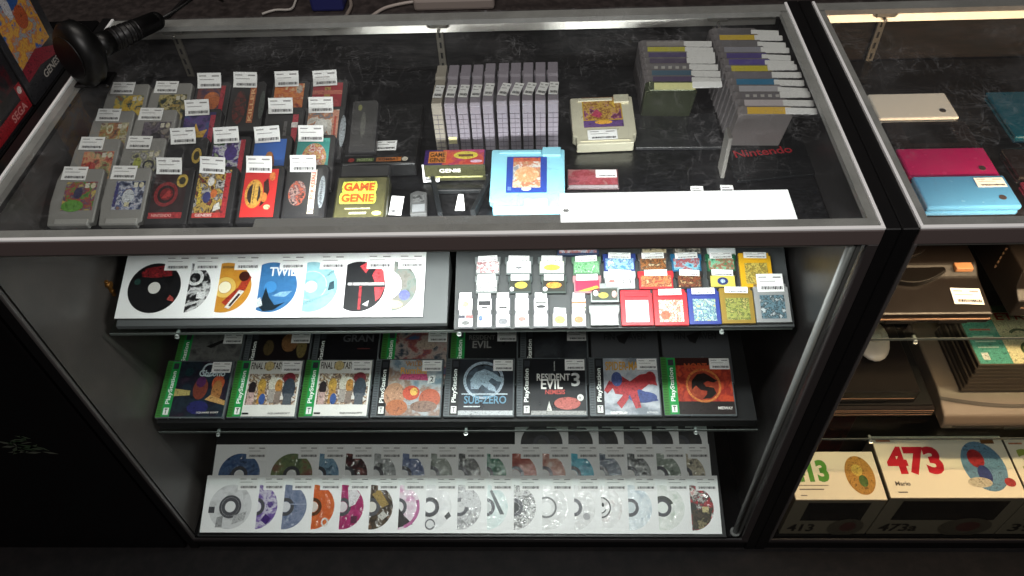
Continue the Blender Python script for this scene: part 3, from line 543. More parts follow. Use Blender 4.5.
# ------------------------------------------------ two leaning stacks of grey carts with tags
SP_A = ['#8a8480', '#b8b03a', '#4a3f66', '#4c4058', '#6a6668', '#3c5a6e', '#4a3a5c', '#c8c48a']
NM_A = ['plain grey', 'yellow-green', 'violet', 'dull purple', 'dotted grey', 'steel blue', 'purple and brown', 'gold']
SP_B = ['#5a5658', '#c8a83a', '#6a6668', '#8a8890', '#4c3f78', '#54468a', '#c0b03a', '#6f6a70', '#2f6f92', '#a8a4a8', '#6a6468', '#b8aeb0', '#c8a03a']
NM_B = ['dark grey', 'orange-yellow', 'brown-grey', 'silver', 'deep violet', 'violet', 'lemon yellow', 'grey lined', 'bright blue', 'light silver', 'dotted dark grey', 'pale pink', 'amber']
def leaner(x0, x1, y, i, n, spine, nm, which, tagside, gold=False, z=DZ):
    w = .086; lab = 'grey cartridge with %s spine leaning in the %s stack' % (nm, which)
    if gold: lab = 'gold-green cartridge at the front of the short stack'
    elif i == n-1: lab = 'grey cartridge with amber spine at the front of the tall stack, its broad face showing'
    t = thing('game_cartridge', lab, 'game cartridge', (x0, y, z), (R(26 if which == 'short' else 20), 0, R(-2)), 'tagged cartridges leaning in the %s stack' % which)
    g = mat('#4e5340', .25, .5) if gold else mat('#655f60' if i < n-1 else '#6f6867', .5)
    b = MB(); b.prism([(0, 0), (w, 0), (w, .093), (w-.006, .098), (.006, .098), (0, .093)], -.009, .009, g, 'y', .0016); b.obj('shell', t)
    b = MB(); b.box(.014, w-.004, -.0072, .0055, .0978, .0986, mat(spine, .35, 0, .4)); b.cyl((.006, -.003, .0975), (.006, -.003, .0988), .0025, g)
    if 'dotted' in nm:
        for k in range(5): b.box(.02+k*.012, .026+k*.012, -.003, .002, .0986, .0989, mat('#a8a4a0', .4))
    b.obj('spine_label', t)
    # folded price flag beyond the right edge
    b = MB(); pg = mat('#dcdad8', .55)
    b.prism([(w*.96+tagside, .0972), (w+.040+tagside, .0965), (w+.046+tagside, .0985), (w*.96+tagside, .1000)], -.0072, .0048, pg, 'y', .0008)
    for k in range(3): b.box(w*1.0+tagside+k*.012, w*1.0+tagside+.008+k*.012, -.0076, -.0070, .0975, .0988, INKG)
    o = b.obj('price_flag', t); rr = random.Random(i*7+len(which)); o.rotation_euler = (0, 0, R(rr.uniform(-2.2, 2.2))); o.location = (rr.uniform(-.002, .002), 0, 0)
# lean toward the viewer: the whole thing rotates about X by +20 puts tops to -Y
for i in range(8): leaner(.980, 0, .515-i*.0186+.040, i, 8, SP_A[i], NM_A[i], 'short', -.004, gold=(i == 7))
for i in range(13): leaner(1.109+.0008*i, 0, .563-i*.0199+.012, i, 13, SP_B[i], NM_B[i], 'tall', -.008)
# ================================================================== shelf 1 : discs and handheld cartridges
def shelf(x0, x1, y0, y1, z, label, ox=0):
    t = thing('glass_shelf', label, 'shelf', (0, 0, z))
    b = MB(); b.box(x0, x1, y0, y1, -.0055, 0, SHELF_GLASS); b.obj('pane', t)
    b = MB(); b.box(x0, x1, y0-.0012, y0, -.0055, 0, mat('#5d625f', .2)); b.obj('polished_edge', t)
    for x in (x0+(x1-x0)*.10, x0+(x1-x0)*.52, x0+(x1-x0)*.9):
        b = MB(); b.cyl((x, y0-.004, -.007), (x, y0+.01, -.007), .0035, mat('#9aa09d', .2, .3)); b.cyl((x, y0-.003, -.0085), (x, y0-.001, -.016), .004, mat('#9aa09d', .2, .3), 12, .0015); b.obj('shelf_clip', t)
    return t
shelf(.022, 1.236, .118, .50, .6500, 'upper glass shelf in the white-lit case, carrying loose discs and handheld cartridges')
shelf(.014, 1.226, .088, .46, .366, 'middle glass shelf in the white-lit case, carrying jewel cases')
S1 = (0, .12, .655); S1T = 20
def wedge(name, x0, x1, p0, th, lo, hi, zb, m, label):
    c_, s_ = math.cos(R(th)), math.sin(R(th)); b = MB()
    b.prism([(p0[1]+lo*c_, zb), (p0[1]+hi*c_, zb), (p0[1]+hi*c_, p0[2]+hi*s_), (p0[1]+lo*c_, p0[2]+lo*s_)], x0, x1, m, 'x')
    return tagp(b.obj(name), label, 'tray')
wedge('display_tray', .034, .632, S1, S1T, .008, .150, .6502, TRAYG, 'sloping grey tray under the seven sleeved discs')
wedge('display_tray', .645, 1.238, S1, S1T, -.004, .180, .6502, mat('#3a3c3d', .55), 'sloping dark grey tray under the handheld cartridges')
SLV = mat('#f1f1f1', .55)
def sleeve(name, label, cat, p, th, disc, hole, full, n, rz=0, grp=None, wnd=.0485, cxo=0, spec=(), y0=.059, lay=0, gl=True, ringc='#4a4a50'):
    t = thing(name, label, cat, p, (R(th), 0, R(rz)), grp); w, h = .125, .126
    b = MB(); b.box(-w, 0, 0, h, 0, .0005, SLV); b.obj('paper_sleeve', t)
    cx, cy = -w/2+cxo, y0; b = MB(); dm = disc
    b.ell(cx, cy, wnd, wnd, .0006, dm, 40)
    if ringc: b.ell(cx, cy, .020, .020, .00065, mat(ringc, .3, .2), 28, r0=.62)
    b.ell(cx, cy, .0115, .0115, .0007, mat(hole, .5), 22)
    b.draw(spec, cx-wnd, cy-wnd, 2*wnd, 2*wnd, .00075); b.obj('disc', t)
    price_tag(t, -.027, h-.033, .0012, .046, .030)
    return t
def rightx(px, py, p0, th): return at(px, py, p0, th)
CDS = [(185, ('#121214', '#1b1a1c', '#16171a'), '#d0cdc8', 'black disc with red lettering in a white sleeve, leftmost on the upper shelf', [('p', [(.2, .82), (.3, .9), (.6, .95), (.78, .88), (.8, .74), (.5, .7), (.24, .72)], art(('#14100f', '#9a2028', '#3a1416', '#b02a30', '#14100f'), 110, 2)), ('e', .16, .62, .06, .06, '#2a4a44'), ('p', [(.82, .36), (.9, .3), (.92, .22), (.78, .26)], '#b04a44')], None),
 (216, ('#101012', '#e0e0e0', '#1a1a1c', '#161618'), '#2a2a2c', 'disc with white line drawings on black, second on the upper shelf', [('o', .68, .7, .16, .16, .62, '#e6e6e6'), ('r', .76, .28, .92, .42, '#e8e8e8'), ('p', [(.5, .1), (.8, .2), (.84, .25), (.5, .16)], '#dcdcdc')], None),
 (257, ('#d08a14', '#d89418', '#cc8612'), '#efe6c8', 'bright orange disc with red and white banner, third on the upper shelf', [('p', [(.48, .2), (.62, .1), (.9, .45), (.98, .7), (.88, .8), (.75, .5)], '#b83a1e'), ('p', [(.55, .1), (.64, .07), (.88, .42), (.78, .45)], '#f4efe6'), ('p', [(.62, .14), (.66, .12), (.82, .36), (.78, .38)], '#3a2a24'), ('e', .84, .72, .1, .1, '#4a2018'), ('r', .4, .88, .7, .93, '#9a6a2a')], '#f0c868'),
 (303, ('#2f6ea8', '#3a7cb8', '#2a6498'), '#3f86c4', 'blue sky disc with dark jet silhouette, fourth on the upper shelf', [('t', 'TWIL', .45, .72, .5, .18, 0, '#eef2f4'), ('p', [(.42, .5), (.5, .3), (.62, .14), (.82, .2), (.6, .04), (.42, .02), (.34, .1)], '#1c2a34'), ('p', [(.55, .32), (.7, .4), (.92, .42), (.8, .3)], '#8cc0e4'), ('p', [(.16, .16), (.34, .3), (.4, .14), (.24, .06)], '#dfe6ea')], None),
 (344, ('#8cc4d0', '#98ceda', '#80bac8'), '#d8e8ea', 'pale icy blue disc, fifth on the upper shelf', [('o', .5, .52, .3, .3, .93, '#c8e4e8'), ('p', [(.82, .42), (.94, .46), (.92, .62), (.84, .58)], '#34525e'), ('p', [(.2, .12), (.86, .38), (.84, .34), (.3, .08)], '#8ab8c0'), ('p', [(.76, .68), (.92, .8), (.9, .84), (.74, .72)], '#7fb0b8')], None),
 (392, ('#1a1a1e', '#202024', '#1c1c20'), '#1a1a1e', 'black disc with red petals and white title band, sixth on the upper shelf', [('p', [(.74, .72), (.84, .92), (.95, .8), (.99, .56), (.8, .58)], '#d8444c'), ('p', [(.5, .9), (.62, .98), (.7, .9), (.62, .76)], '#d8444c'), ('r', .3, .52, .98, .57, '#f0eeee'), ('r', .36, .538, .60, .552, '#6a6264'), ('r', .66, .538, .9, .552, '#6a6264'), ('p', [(.8, .48), (.99, .48), (.92, .28), (.84, .2)], '#d8444c'), ('r', .52, .04, .57, .5, '#b8363e'), ('p', [(.6, .14), (.72, .22), (.7, .1)], '#eceaea')], None),
 (424, ('#6c6863', '#85817a', '#78857e', '#5a5550'), '#fbfbfb', 'grey and gold iridescent disc, rightmost of the upper shelf sleeves', [('e', .78, .32, .1, .1, '#6a6fb0'), ('e', .56, .14, .2, .08, '#e6d89a'), ('e', .42, .52, .3, .3, '#fafafa')], None)]
for i, (px, cols, hole, lab, spec, rc) in enumerate(CDS):
    P = at(px, 300, S1, S1T); n = .003+.0007*(len(CDS)-i); s_ = .019
    xr = at(px-1 if i else px, 316, S1, S1T).x; p = onramp(S1, S1T, xr, s_, n)
    sleeve('sleeved_disc', lab, 'disc', p, S1T, art(cols, 35, i+40, .4, .2), hole, i == 0, i, -.5, 'sleeved discs side by side on the upper shelf', spec=spec, ringc=rc, wnd=.049)
# cartridges for handhelds
HG = 'handheld cartridges in rows on the upper shelf'
def hand(px0, px1, py1, kind, body, lab, labcol, label, tag=True, hh=None, spec=(), tilt=0):
    a = at(px0, py1, S1, S1T); b_ = at(px1, py1, S1, S1T); w = (b_.x-a.x); s_ = slant(a, S1, S1T)
    if kind == 'ds': h, th = .036, .004
    elif kind == 'gba': h, th = .036, .008
    else: h, th = .066, .008
    if hh: h = hh
    s_ = max(s_, -.004)
    t = thing('handheld_cartridge', label, 'game cartridge', onramp(S1, S1T, a.x, s_, .0006), (R(S1T), 0, 0), HG)
    g = mat(body, .4, 0, .2); b = MB()
    if kind == 'ds': b.prism([(0, 0), (w, 0), (w, h-.004), (w-.002, h-.004), (w-.002, h), (.002, h), (.002, h-.004), (0, h-.004)], 0, th, g, 'z', .0005)
    elif kind == 'gba': b.prism([(.002, 0), (w-.002, 0), (w-.002, h*.6), (w, h*.64), (w, h), (0, h), (0, h*.64), (.002, h*.6)], 0, th, g, 'z', .0008)
    else: b.prism([(0, 0), (w, 0), (w, h-.006), (w-.003, h-.006), (w-.003, h), (0, h)], 0, th, g, 'z', .0008); b.box(w*.12, w*.88, h*.80, h*.92, th, th+.0012, g, .0006)
    b.obj('shell', t)
    x0, x1, y0, y1 = (w*.08, w*.92, h*.1, h*.72) if kind != 'gb' else (w*.15, w*.86, h*.09, h*.70)
    b = MB(); b.rect(x0, y0, x1, y1, th+.0006, labcol if not isinstance(labcol, str) else mat(labcol, .4, 0, .2)); b.draw(spec, x0, y0, x1-x0, y1-y0, th+.0007); b.obj('label_print', t)
    if tag: price_tag(t, w*.5, h*(.70 if kind != 'gb' else .83), th+.002, min(w*.74, .04), .0115, random.Random(px0).uniform(-3, 3))
    return t
dsx = [(457.6, 473.6), (476.5, 492.7), (495, 511), (514, 530), (533, 549), (552, 568), (571, 587)]
ord_ = ['first', 'second', 'third', 'fourth', 'fifth', 'sixth', 'seventh']
dsa = [('#e8e8e8', [('r', 0, .7, .45, .98, '#3a3a4a'), ('r', .5, .7, 1, .98, '#b85a5a'), ('e', .5, .3, .3, .2, '#5a5a5a')]), ('#dfe2ea', [('e', .2, .7, .16, .24, '#4a6ac0'), ('r', .4, .5, .9, .8, '#a8a0c0')]), ('#e4e4e6', [('e', .5, .4, .35, .3, '#6a6a70')]), ('#f0ece8', [('e', .5, .6, .3, .2, '#c06a60')]), ('#f4f4f4', []), ('#efe8c8', [('e', .5, .5, .4, .35, '#e0c040')]), ('#f0e4d8', [('e', .5, .5, .35, .3, '#c8703a')])]
dsb = [('#f0ece6', [('e', .5, .5, .25, .25, '#d8a878')]), ('#e2e2e2', [('r', .05, .4, .95, .8, '#2a2a2e'), ('r', .3, .1, .7, .3, '#4a4a4e')]), ('#eeeeee', [('r', .1, .5, .9, .65, '#9a9a9a'), ('r', .2, .1, .8, .3, '#3a3a3c')]), ('#f4f4f4', [('r', .2, .5, .7, .55, '#8a8aa0')]), ('#ececec', [('r', .1, .6, .9, .75, '#5a5a5a'), ('e', .5, .3, .35, .15, '#2c2c2e')]), None, ('#ecdccc', [('r', 0, .55, 1, .75, '#b8704a'), ('r', 0, .1, 1, .3, '#7a9a6a')])]
da = ['dark and red title', 'blue splash', 'grey drawing', 'red smudge', 'blank face', 'yellow picture', 'orange picture']
db = ['faint orange mark', 'black title bar', 'grey title lines', 'one thin line', 'black scrawl', '', 'orange and green bands']
for i, (x0, x1) in enumerate(dsx):
    hand(x0, x1, 332, 'ds', '#3c3c40', '', dsa[i][0], 'tiny white card with %s, front row, %s from left' % (da[i], ord_[i]), True, .035, dsa[i][1])
    if dsb[i]: hand(x0, x1, 313, 'ds', '#3c3c40', '', dsb[i][0], 'tiny white card with %s, second row, above the %s front card' % (db[i], ord_[i]), True, .035, dsb[i][1])
hand(589.5, 619.7, 327, 'gba', '#9a9c9c', '', '#f0f0f0', 'grey cartridge with blank white label, front row beside the red ones', False, .037)
hand(589.5, 619.7, 304, 'gba', '#8f9494', '', '#3a4038', 'grey cartridge with dark label and gold figure, above the blank white one', False, .036, [('e', .15, .6, .1, .25, '#e8e8e0'), ('e', .45, .4, .2, .25, '#b8a848'), ('e', .88, .5, .1, .3, '#d8a8a0')])
hand(621.5, 653.5, 327, 'gb', '#c62a34', '', '#f3f0f0', 'red cartridge with blank white label, front row', False, .066, [('e', .2, .12, .03, .03, '#c84a4a'), ('e', .5, .12, .03, .03, '#c84a4a'), ('e', .8, .12, .03, .03, '#c84a4a')])
hand(654.5, 688.5, 327, 'gb', '#c6262f', '', art(('#e8d8b0', '#c8402c', '#f0e8d8', '#d88a3a'), 110, 3), 'red cartridge with orange and cream picture label, front row', True, .067, [('e', .25, .3, .2, .2, '#d85a34')])
hand(689, 721, 326, 'gb', '#2c3b86', '', art(('#3a8aa8', '#c8d8d0', '#2a5a8a', '#8ab8b0', '#c8a86a'), 110, 4), 'blue cartridge with teal picture label, front row', True, .067)
hand(721.5, 755, 325, 'gb', '#8f7430', '', art(('#6a7a3a', '#a8a850', '#4a5a2c', '#c8b86a'), 110, 5), 'gold-brown cartridge with olive picture label, front row', True, .067)
t = hand(756, 791, 324, 'gb', '#8f8f8f', '', art(('#2a3a44', '#6a8a98', '#1c2428', '#c0c8cc'), 110, 6), 'grey cartridge with dark blue label and big price sticker, front row, rightmost', False, .072); price_tag(t, .03, .056, .0095, .046, .034)
r2 = [(475, 498.6, '#6a6e6e', art(('#e8e8e8', '#5a5a5c', '#f0f0f0', '#8a8a8a'), 120, 1), 'dark grey cartridge with white and grey label, third row, leftmost', ()),
 (508, 532.5, '#3a4242', '#2a2c22', 'dark cartridge with yellow and black label, third row', [('e', .55, .55, .3, .3, '#d8b83a'), ('e', .1, .2, .1, .2, '#e8e8e8')]),
 (541, 567, '#3a4440', '#26261e', 'dark cartridge with orange and black label, third row', [('e', .5, .55, .35, .28, '#d8902c'), ('e', .1, .2, .1, .2, '#e8e8e8')]),
 (573, 601.5, '#9a7074', '#b02a48', 'rose cartridge with crimson and yellow label, third row', [('p', [(.1, 0), (.9, .5), (1, .3), (.5, 0)], '#d8b42c')]),
 (604, 636, '#a8aaac', '#e8e4e2', 'light grey cartridge with white label and dark ring, third row', [('o', .75, .45, .16, .32, .75, '#4a4a50'), ('e', .2, .5, .12, .15, '#c86a64')]),
 (638, 674, '#b3262e', art(('#a83a2c', '#c88a50', '#7a2420', '#d8b080'), 110, 7), 'red cartridge with brown picture label, third row', ()),
 (676, 703, '#2c2422', art(('#3a2018', '#8a4a2c', '#2a1a18', '#c8a070'), 120, 8), 'black cartridge with dark brown picture label, third row', ()),
 (708, 737, '#2a2a22', '#c8b858', 'dark cartridge with gold label and blue letter mark, third row', [('e', .5, .5, .22, .35, '#2c3c7a'), ('e', .5, .5, .1, .18, '#a8c0d0')])]
for x0, x1, bc, lc, lb, sp in r2: hand(x0, x1, 295 if x0 < 600 else 290.5, 'gba', bc, '', lc, lb, True, .034, sp)
r3 = [(475, 501, '#6a6e6e', art(('#d8d8d8', '#8a2a34', '#e8e8e8', '#9a9a9c'), 120, 9), 'grey cartridge with white and dark red label, fourth row, leftmost', ()),
 (505, 533, '#5a6060', '#ececec', 'grey cartridge with white label and dark winged emblem, fourth row', [('p', [(.2, .62), (.5, .5), (.8, .62), (.5, .3)], '#5a5a5e')]),
 (538, 566, '#5a6060', '#e8ecc8', 'grey cartridge with yellow picture label, fourth row', [('e', .5, .45, .35, .28, '#c8c040')]),
 (572, 601, '#4a6a52', art(('#2a6a3a', '#8ac090', '#3a8a4a', '#c8e0c8'), 100, 10), 'green-grey cartridge with green label, fourth row', ()),
 (603, 636, '#26387a', art(('#4a8ac8', '#a8d8e8', '#3a6aa8', '#d8f0f0'), 80, 11), 'blue cartridge with light blue label, fourth row', ()),
 (638, 668, '#4a4442', art(('#5a3018', '#a86a34', '#2a1a14', '#c8b090'), 110, 12), 'dark cartridge with brown and gold label, fourth row', ()),
 (671, 702, '#1c5a80', art(('#2a8aa8', '#a83a34', '#7ac0d0', '#1a5a80'), 70, 13), 'teal blue cartridge with blue and red label, fourth row', ()),
 (706, 736, '#1c5a3c', art(('#2a8a5a', '#a85a4a', '#7ac8a0', '#1a6a48'), 70, 14), 'dark green cartridge with green label, fourth row', ())]
for x0, x1, bc, lc, lb, sp in r3: hand(x0, x1, 276.5 if x0 < 600 else 273.5, 'gba', bc, '', lc, lb, True, .035, sp)
hand(741, 773, 289, 'gb', '#d8a420', '', art(('#a8842c', '#d8c058', '#7a6a2c', '#c8a83a'), 110, 15), 'bright yellow cartridge with gold picture label, at the right behind the grey one', True, .066)
r4 = [(556, 600, '#2a3a5a', art(('#2c4a8a', '#d8d8e0', '#b8503a', '#8aa8c8'), 70, 16), 'blue and white cartridge peeping out at the back centre'), (640, 668, '#5a5450', art(('#8a6a3a', '#d8c8a0', '#4a3a2c'), 80, 17), 'tan labelled cartridge peeping out at the back'), (672, 702, '#5a5450', art(('#7a6a50', '#c8c0b0', '#3a3a34'), 80, 18), 'grey-brown cartridge peeping out at the back'), (706, 736, '#d8dcd8', '#e8ecec', 'white cartridge peeping out at the back right')]
for x0, x1, bc, lc, lb in r4: hand(x0, x1, 257, 'gba', bc, '', lc, lb, False, .034)
# ================================================================== shelf 2 : jewel cases
S2 = (0, .10, .3875); S2T = 11
JG = 'jewel cases in two rows on the middle shelf'
wedge('display_tray', .016, 1.222, S2, 5, -.005, .24, .3662, TRAYB, 'low black tray under the jewel cases')
def jewel(p, th, label, spine, band, bandtext, bg, spec, w=.1425, tag=True, h=.127, small=True):
    t = thing('jewel_case', label, 'game case', p, (R(th), 0, R(-.4)), JG)
    b = MB(); b.box(0, w, 0, h, 0, .0098, mat('#5c6164', .25, 0, .5), .0012)
    if spine: b.rect(.001, .0015, .0125, h-.0015, .0099, mat('#3c7a34', .3, 0, .5))
    for k in range(22): b.box(.002, .010, .004+k*.0055, .0062+k*.0055, .0096, .0101, mat('#30343a' if spine is None else '#2c5c28', .3))
    b.obj('case_shell', t)
    b = MB(); x0 = .0125; b.rect(x0, .003, w-.003, h-.003, .0101, mat(band, .3, 0, .5))
    b.rect(x0+.0175, .003, w-.003, h-.003, .0103, bg if not isinstance(bg, str) else mat(bg, .3, 0, .5))
    b.text(bandtext, x0+.003, .030, .0115, h-.055, .0105, mat('#eef2ee', .4), 90); b.rect(x0+.003, .007, x0+.014, .022, .0104, mat('#e6e8e4', .4)); b.text('T', x0+.0055, .009, .006, .011, .0106, INK)
    b.rect(x0+.003, h-.020, x0+.014, h-.007, .0104, mat('#31343a', .4))
    b.draw(spec, x0+.0175, .003, w-.003-x0-.0175, h-.006, .0105, .3); b.obj('cover_insert', t)
    if tag: price_tag(t, w-.024, h-.029, .0112+len(spec)*.00008, .040, .024)
    return t
GR = '#23964a'; BK = '#17181a'
people = [('r', .03, .2, .97, .76, art(('#e4e3de', '#dcd8d0', '#a88a70', '#3a3440', '#c8a070', '#e0dfda', '#6a7080'), 75, 77, .3, .5)), ('e', .12, .5, .07, .12, '#2a2024'), ('r', .06, .2, .18, .42, '#c8a8a0'), ('e', .3, .55, .08, .12, '#c89a3a'), ('r', .24, .22, .37, .46, '#b8883a'), ('e', .34, .3, .06, .1, '#3a5a9a'), ('e', .5, .58, .08, .13, '#d8cfc0'), ('r', .44, .24, .56, .48, '#a8a098'), ('e', .62, .54, .07, .12, '#c88a3a'), ('r', .57, .22, .68, .44, '#8a7a70'), ('e', .8, .68, .12, .1, '#7a2430'), ('e', .82, .48, .12, .2, '#3a4450'), ('r', .74, .2, .9, .4, '#5a6068'), ('t', 'FINAL FANTASY', .03, .84, .62, .13, 0, '#3a2c28'), ('e', .38, .9, .09, .09, '#d8c080'), ('r', .02, .03, .14, .06, '#1a1a1a'), ('t', 'SQUARESOFT', .5, .03, .42, .035, 0, '#6a6a6a')]
JS = [
 ('green-spined jewel case with dark blue cover and orange-haired figures, front row, leftmost', '#2f5c2c', GR, 'PlayStation', art(('#14181f', '#22303c', '#1c1a28', '#3a2a3a'), 25, 51), [('e', .48, .5, .14, .2, '#7a3a2c'), ('e', .47, .62, .09, .1, '#5a2a5a'), ('e', .8, .6, .12, .14, '#b8502a'), ('e', .8, .45, .1, .2, '#a8703a'), ('p', [(0, .36), (.3, .38), (.3, .46), (0, .5)], '#b8a860'), ('p', [(.6, .3), (1, .2), (1, .28), (.7, .38)], '#c89a58'), ('e', .5, .16, .2, .12, '#2a2c66'), ('o', .58, .84, .14, .13, .75, '#c0d0d8'), ('t', 'Chrono', .4, .72, .5, .12, 0, '#c8d8dc'), ('e', .2, .8, .08, .08, '#1a3a40'), ('t', 'SQUARE SOFT', .5, .05, .42, .035, 0, '#d8d4cc')]),
 ('green-spined jewel case with white cover and group of figures, front row, second from left', '#2f5c2c', GR, 'PlayStation', '#dddcd6', people),
 ('green-spined jewel case with white cover and group of figures, front row, third from left', '#2f5c2c', GR, 'PlayStation', '#e4e3de', people),
 ('black-spined jewel case with orange fighters on hazy blue cover and number 2 sticker, front row', None, BK, 'PlayStation', art(('#6a8090', '#a8b0b4', '#8a6a58', '#b0a8a0'), 22, 54), [('e', .14, .36, .2, .22, '#b88a6a'), ('e', .45, .4, .16, .13, '#c84a2c'), ('e', .5, .42, .07, .07, '#e8b84a'), ('e', .8, .3, .2, .17, '#b85a3a'), ('e', .2, .14, .2, .14, '#b86a3a'), ('e', .7, .16, .25, .1, '#8a6a5a'), ('p', [(.2, .64), (.75, .62), (.72, .74), (.25, .74)], '#b83a6a'), ('t', 'Rumble', .22, .74, .5, .12, 0, '#e0a03a'), ('t', 'WILD', .3, .88, .32, .09, 0, '#a87a4a'), ('p', [(.74, .56), (.87, .58), (.89, .72), (.76, .7)], '#f0f0ee'), ('t', '2', .79, .6, .06, .09, 0, '#1a1a1a')]),
 ('black-spined jewel case with silver-blue round dragon emblem, front row', None, BK, 'PlayStation', '#22252c', [('o', .45, .62, .38, .34, .86, '#a8b8c8'), ('e', .45, .60, .32, .28, art(('#2c3642', '#4c5c6c', '#36424e'), 40, 3)), ('p', [(.22, .46), (.2, .62), (.3, .76), (.46, .82), (.62, .76), (.78, .66), (.8, .58), (.7, .6), (.6, .66), (.54, .6), (.66, .5), (.7, .4), (.56, .44), (.42, .54), (.36, .46)], '#a0b6c8'), ('r', .05, .36, .9, .38, '#c0d0da'), ('t', 'SUB-ZERO', .1, .2, .78, .14, 0, '#5f88a0'), ('r', .1, .14, .4, .16, '#c8d0d4'), ('r', 0, 0, 1, .08, '#b8bcc0')]),
 ('black-spined jewel case with white RESIDENT EVIL 3 title on black, front row', None, BK, 'PlayStation', '#1a1c20', [('t', 'RESIDENT', .1, .6, .62, .13, 0, '#dcdad6'), ('t', 'EVIL', .18, .45, .4, .18, 0, '#f0eeea'), ('t', '3', .74, .5, .16, .24, 0, '#c8c8c8'), ('t', 'NEMESIS', .26, .36, .36, .08, 0, '#b8504a'), ('e', .66, .2, .24, .11, '#b8584e'), ('e', .9, .3, .06, .06, '#d8d8d4'), ('p', [(.26, 0), (.33, .24), (.4, 0)], '#d0cec8'), ('r', 0, 0, 1, .07, '#9a9a98'), ('r', .42, .78, .44, .95, '#a8aaa8')]),
 ('black-spined jewel case with red and blue figure on grey-white cover, front row', None, BK, 'PlayStation', art(('#9aa2ac', '#c0c4cc', '#7a828c'), 18, 57), [('t', 'SPIDER-MAN', .04, .78, .7, .16, 0, '#c8922a'), ('p', [(.12, .56), (.3, .7), (.48, .58), (.66, .7), (.92, .74), (.98, .5), (.84, .54), (.7, .44), (.52, .3), (.34, .34), (.2, .36)], '#b02c34'), ('e', .86, .64, .1, .12, '#a82830'), ('p', [(.1, .6), (.0, .42), (.06, .36), (.2, .5)], '#a82830'), ('p', [(.5, .36), (.8, .22), (.98, .24), (.9, .34), (.64, .44)], '#3c4c86'), ('p', [(.36, .36), (.22, .2), (.3, .1), (.46, .3)], '#b8343c'), ('e', .24, .62, .1, .13, '#4c5c96'), ('e', .7, .3, .26, .1, '#44548e'), ('p', [(.44, .4), (.56, .1), (.66, .12), (.6, .42)], '#b8343c'), ('r', .1, .0, .4, .05, '#e8e8e8'), ('t', 'ACTIVISION', .75, .02, .2, .03, 0, '#dcdcdc')]),
 ('green-spined jewel case with fiery red cover and black dragon emblem, front row, rightmost', '#2f5c2c', GR, 'PlayStation', art(('#a82a14', '#c84418', '#8a1c14', '#b83a1c'), 30, 58), [('r', 0, 0, 1, .22, '#2c2220'), ('o', .48, .5, .32, .3, .88, '#d07a34'), ('e', .48, .5, .27, .25, art(('#a83c1c', '#8a2c14', '#b85426'), 40, 4)), ('p', [(.26, .42), (.27, .58), (.38, .7), (.52, .72), (.62, .66), (.74, .58), (.66, .55), (.56, .58), (.48, .54), (.52, .48), (.66, .46), (.7, .36), (.6, .28), (.44, .26), (.52, .34), (.54, .40), (.42, .42), (.34, .5)], '#1c100c'), ('r', 0, .86, 1, 1, '#3a1410'), ('t', 'MORTAL', .16, .76, .6, .14, 0, '#a84a28'), ('t', 'MIDWAY', .7, .08, .26, .05, 0, '#e4e0da')])]
pit2 = (1.185-.012)/8
RT2 = 5+math.degrees(math.asin(.0102/.072))
for i, (lb, sp, bd, bt, bg, spec) in enumerate(JS):
    x = .0125+i*pit2+(.001 if i else 0); p = onramp(S2, 5, x, .002, .0007)
    jewel(p, RT2, lb, sp, bd, bt, bg, spec)
JB = [
 ('green-spined jewel case with grey sketch cover, back row, leftmost', '#2f5c2c', GR, art(('#4a4a4a', '#6a6a68', '#3a3a3a'), 30, 61), [('p', [(.3, .74), (.7, .9), (.6, .8), (.4, .7)], '#1c1c1c')]),
 ('black-spined jewel case with brown and tan figure on black, back row, second', None, BK, '#1a1416', [('e', .6, .8, .16, .18, '#8a6038'), ('e', .85, .7, .1, .2, '#7a6a3c'), ('e', .2, .7, .1, .15, '#5a4a2c')]),
 ('jewel case with grey lettering on black, back row, third', None, '#0f0f12', '#121216', [('t', 'GRAN', .3, .80, .6, .14, 0, '#5a5a5e'), ('r', .6, .66, .85, .68, '#6a3030')]),
 ('green-spined jewel case with red and blue picture, back row, fourth', '#2f5c2c', GR, art(('#3a5a80', '#8a3a34', '#a89890', '#2a3a4a'), 28, 64), [('e', .6, .74, .2, .1, '#a89484')]),
 ('green-spined jewel case with faint RESIDENT EVIL title, back row', '#2f5c2c', GR, '#17181a', [('t', 'RESIDENT', .08, .82, .5, .09, 0, '#6f6c6a'), ('t', 'EVIL', .15, .66, .36, .14, 0, '#8a8886')]),
 ('black-spined jewel case with blurred grey cover, back row, sixth', None, BK, art(('#1a1c20', '#2c2f34', '#3c4044'), 20, 66), [])]
for i, (lb, sp, bd, bg, spec) in enumerate(JB):
    x = .020+i*pit2; p = onramp(S2, 5, x, .074, .0007)
    jewel(p, RT2, lb, sp, bd, 'PlayStation', bg, spec, tag=(i not in (2,)))
for i in (6, 7):
    x = .022+i*pit2; p = onramp(S2, 5, x, .074, .0007)
    t = thing('card_case', 'plain grey case with dark wing mark, back row, %s' % ('left of the two' if i == 6 else 'right of the two'), 'game case', p, (R(RT2), 0, 0), JG)
    b = MB(); b.box(0, .14, 0, .127, 0, .0098, mat('#45464a', .5), .001); b.obj('carton', t)
    b = MB(); b.draw([('t', 'FIN', .2, .78, .16, .12, 0, '#1f2022'), ('t', 'AVEN', .56, .78, .26, .12, 0, '#1f2022'), ('p', [(.38, .84), (.62, .94), (.55, .8), (.5, .7), (.42, .74)], '#161618')], 0, 0, .14, .127, .010); b.obj('front_print', t)
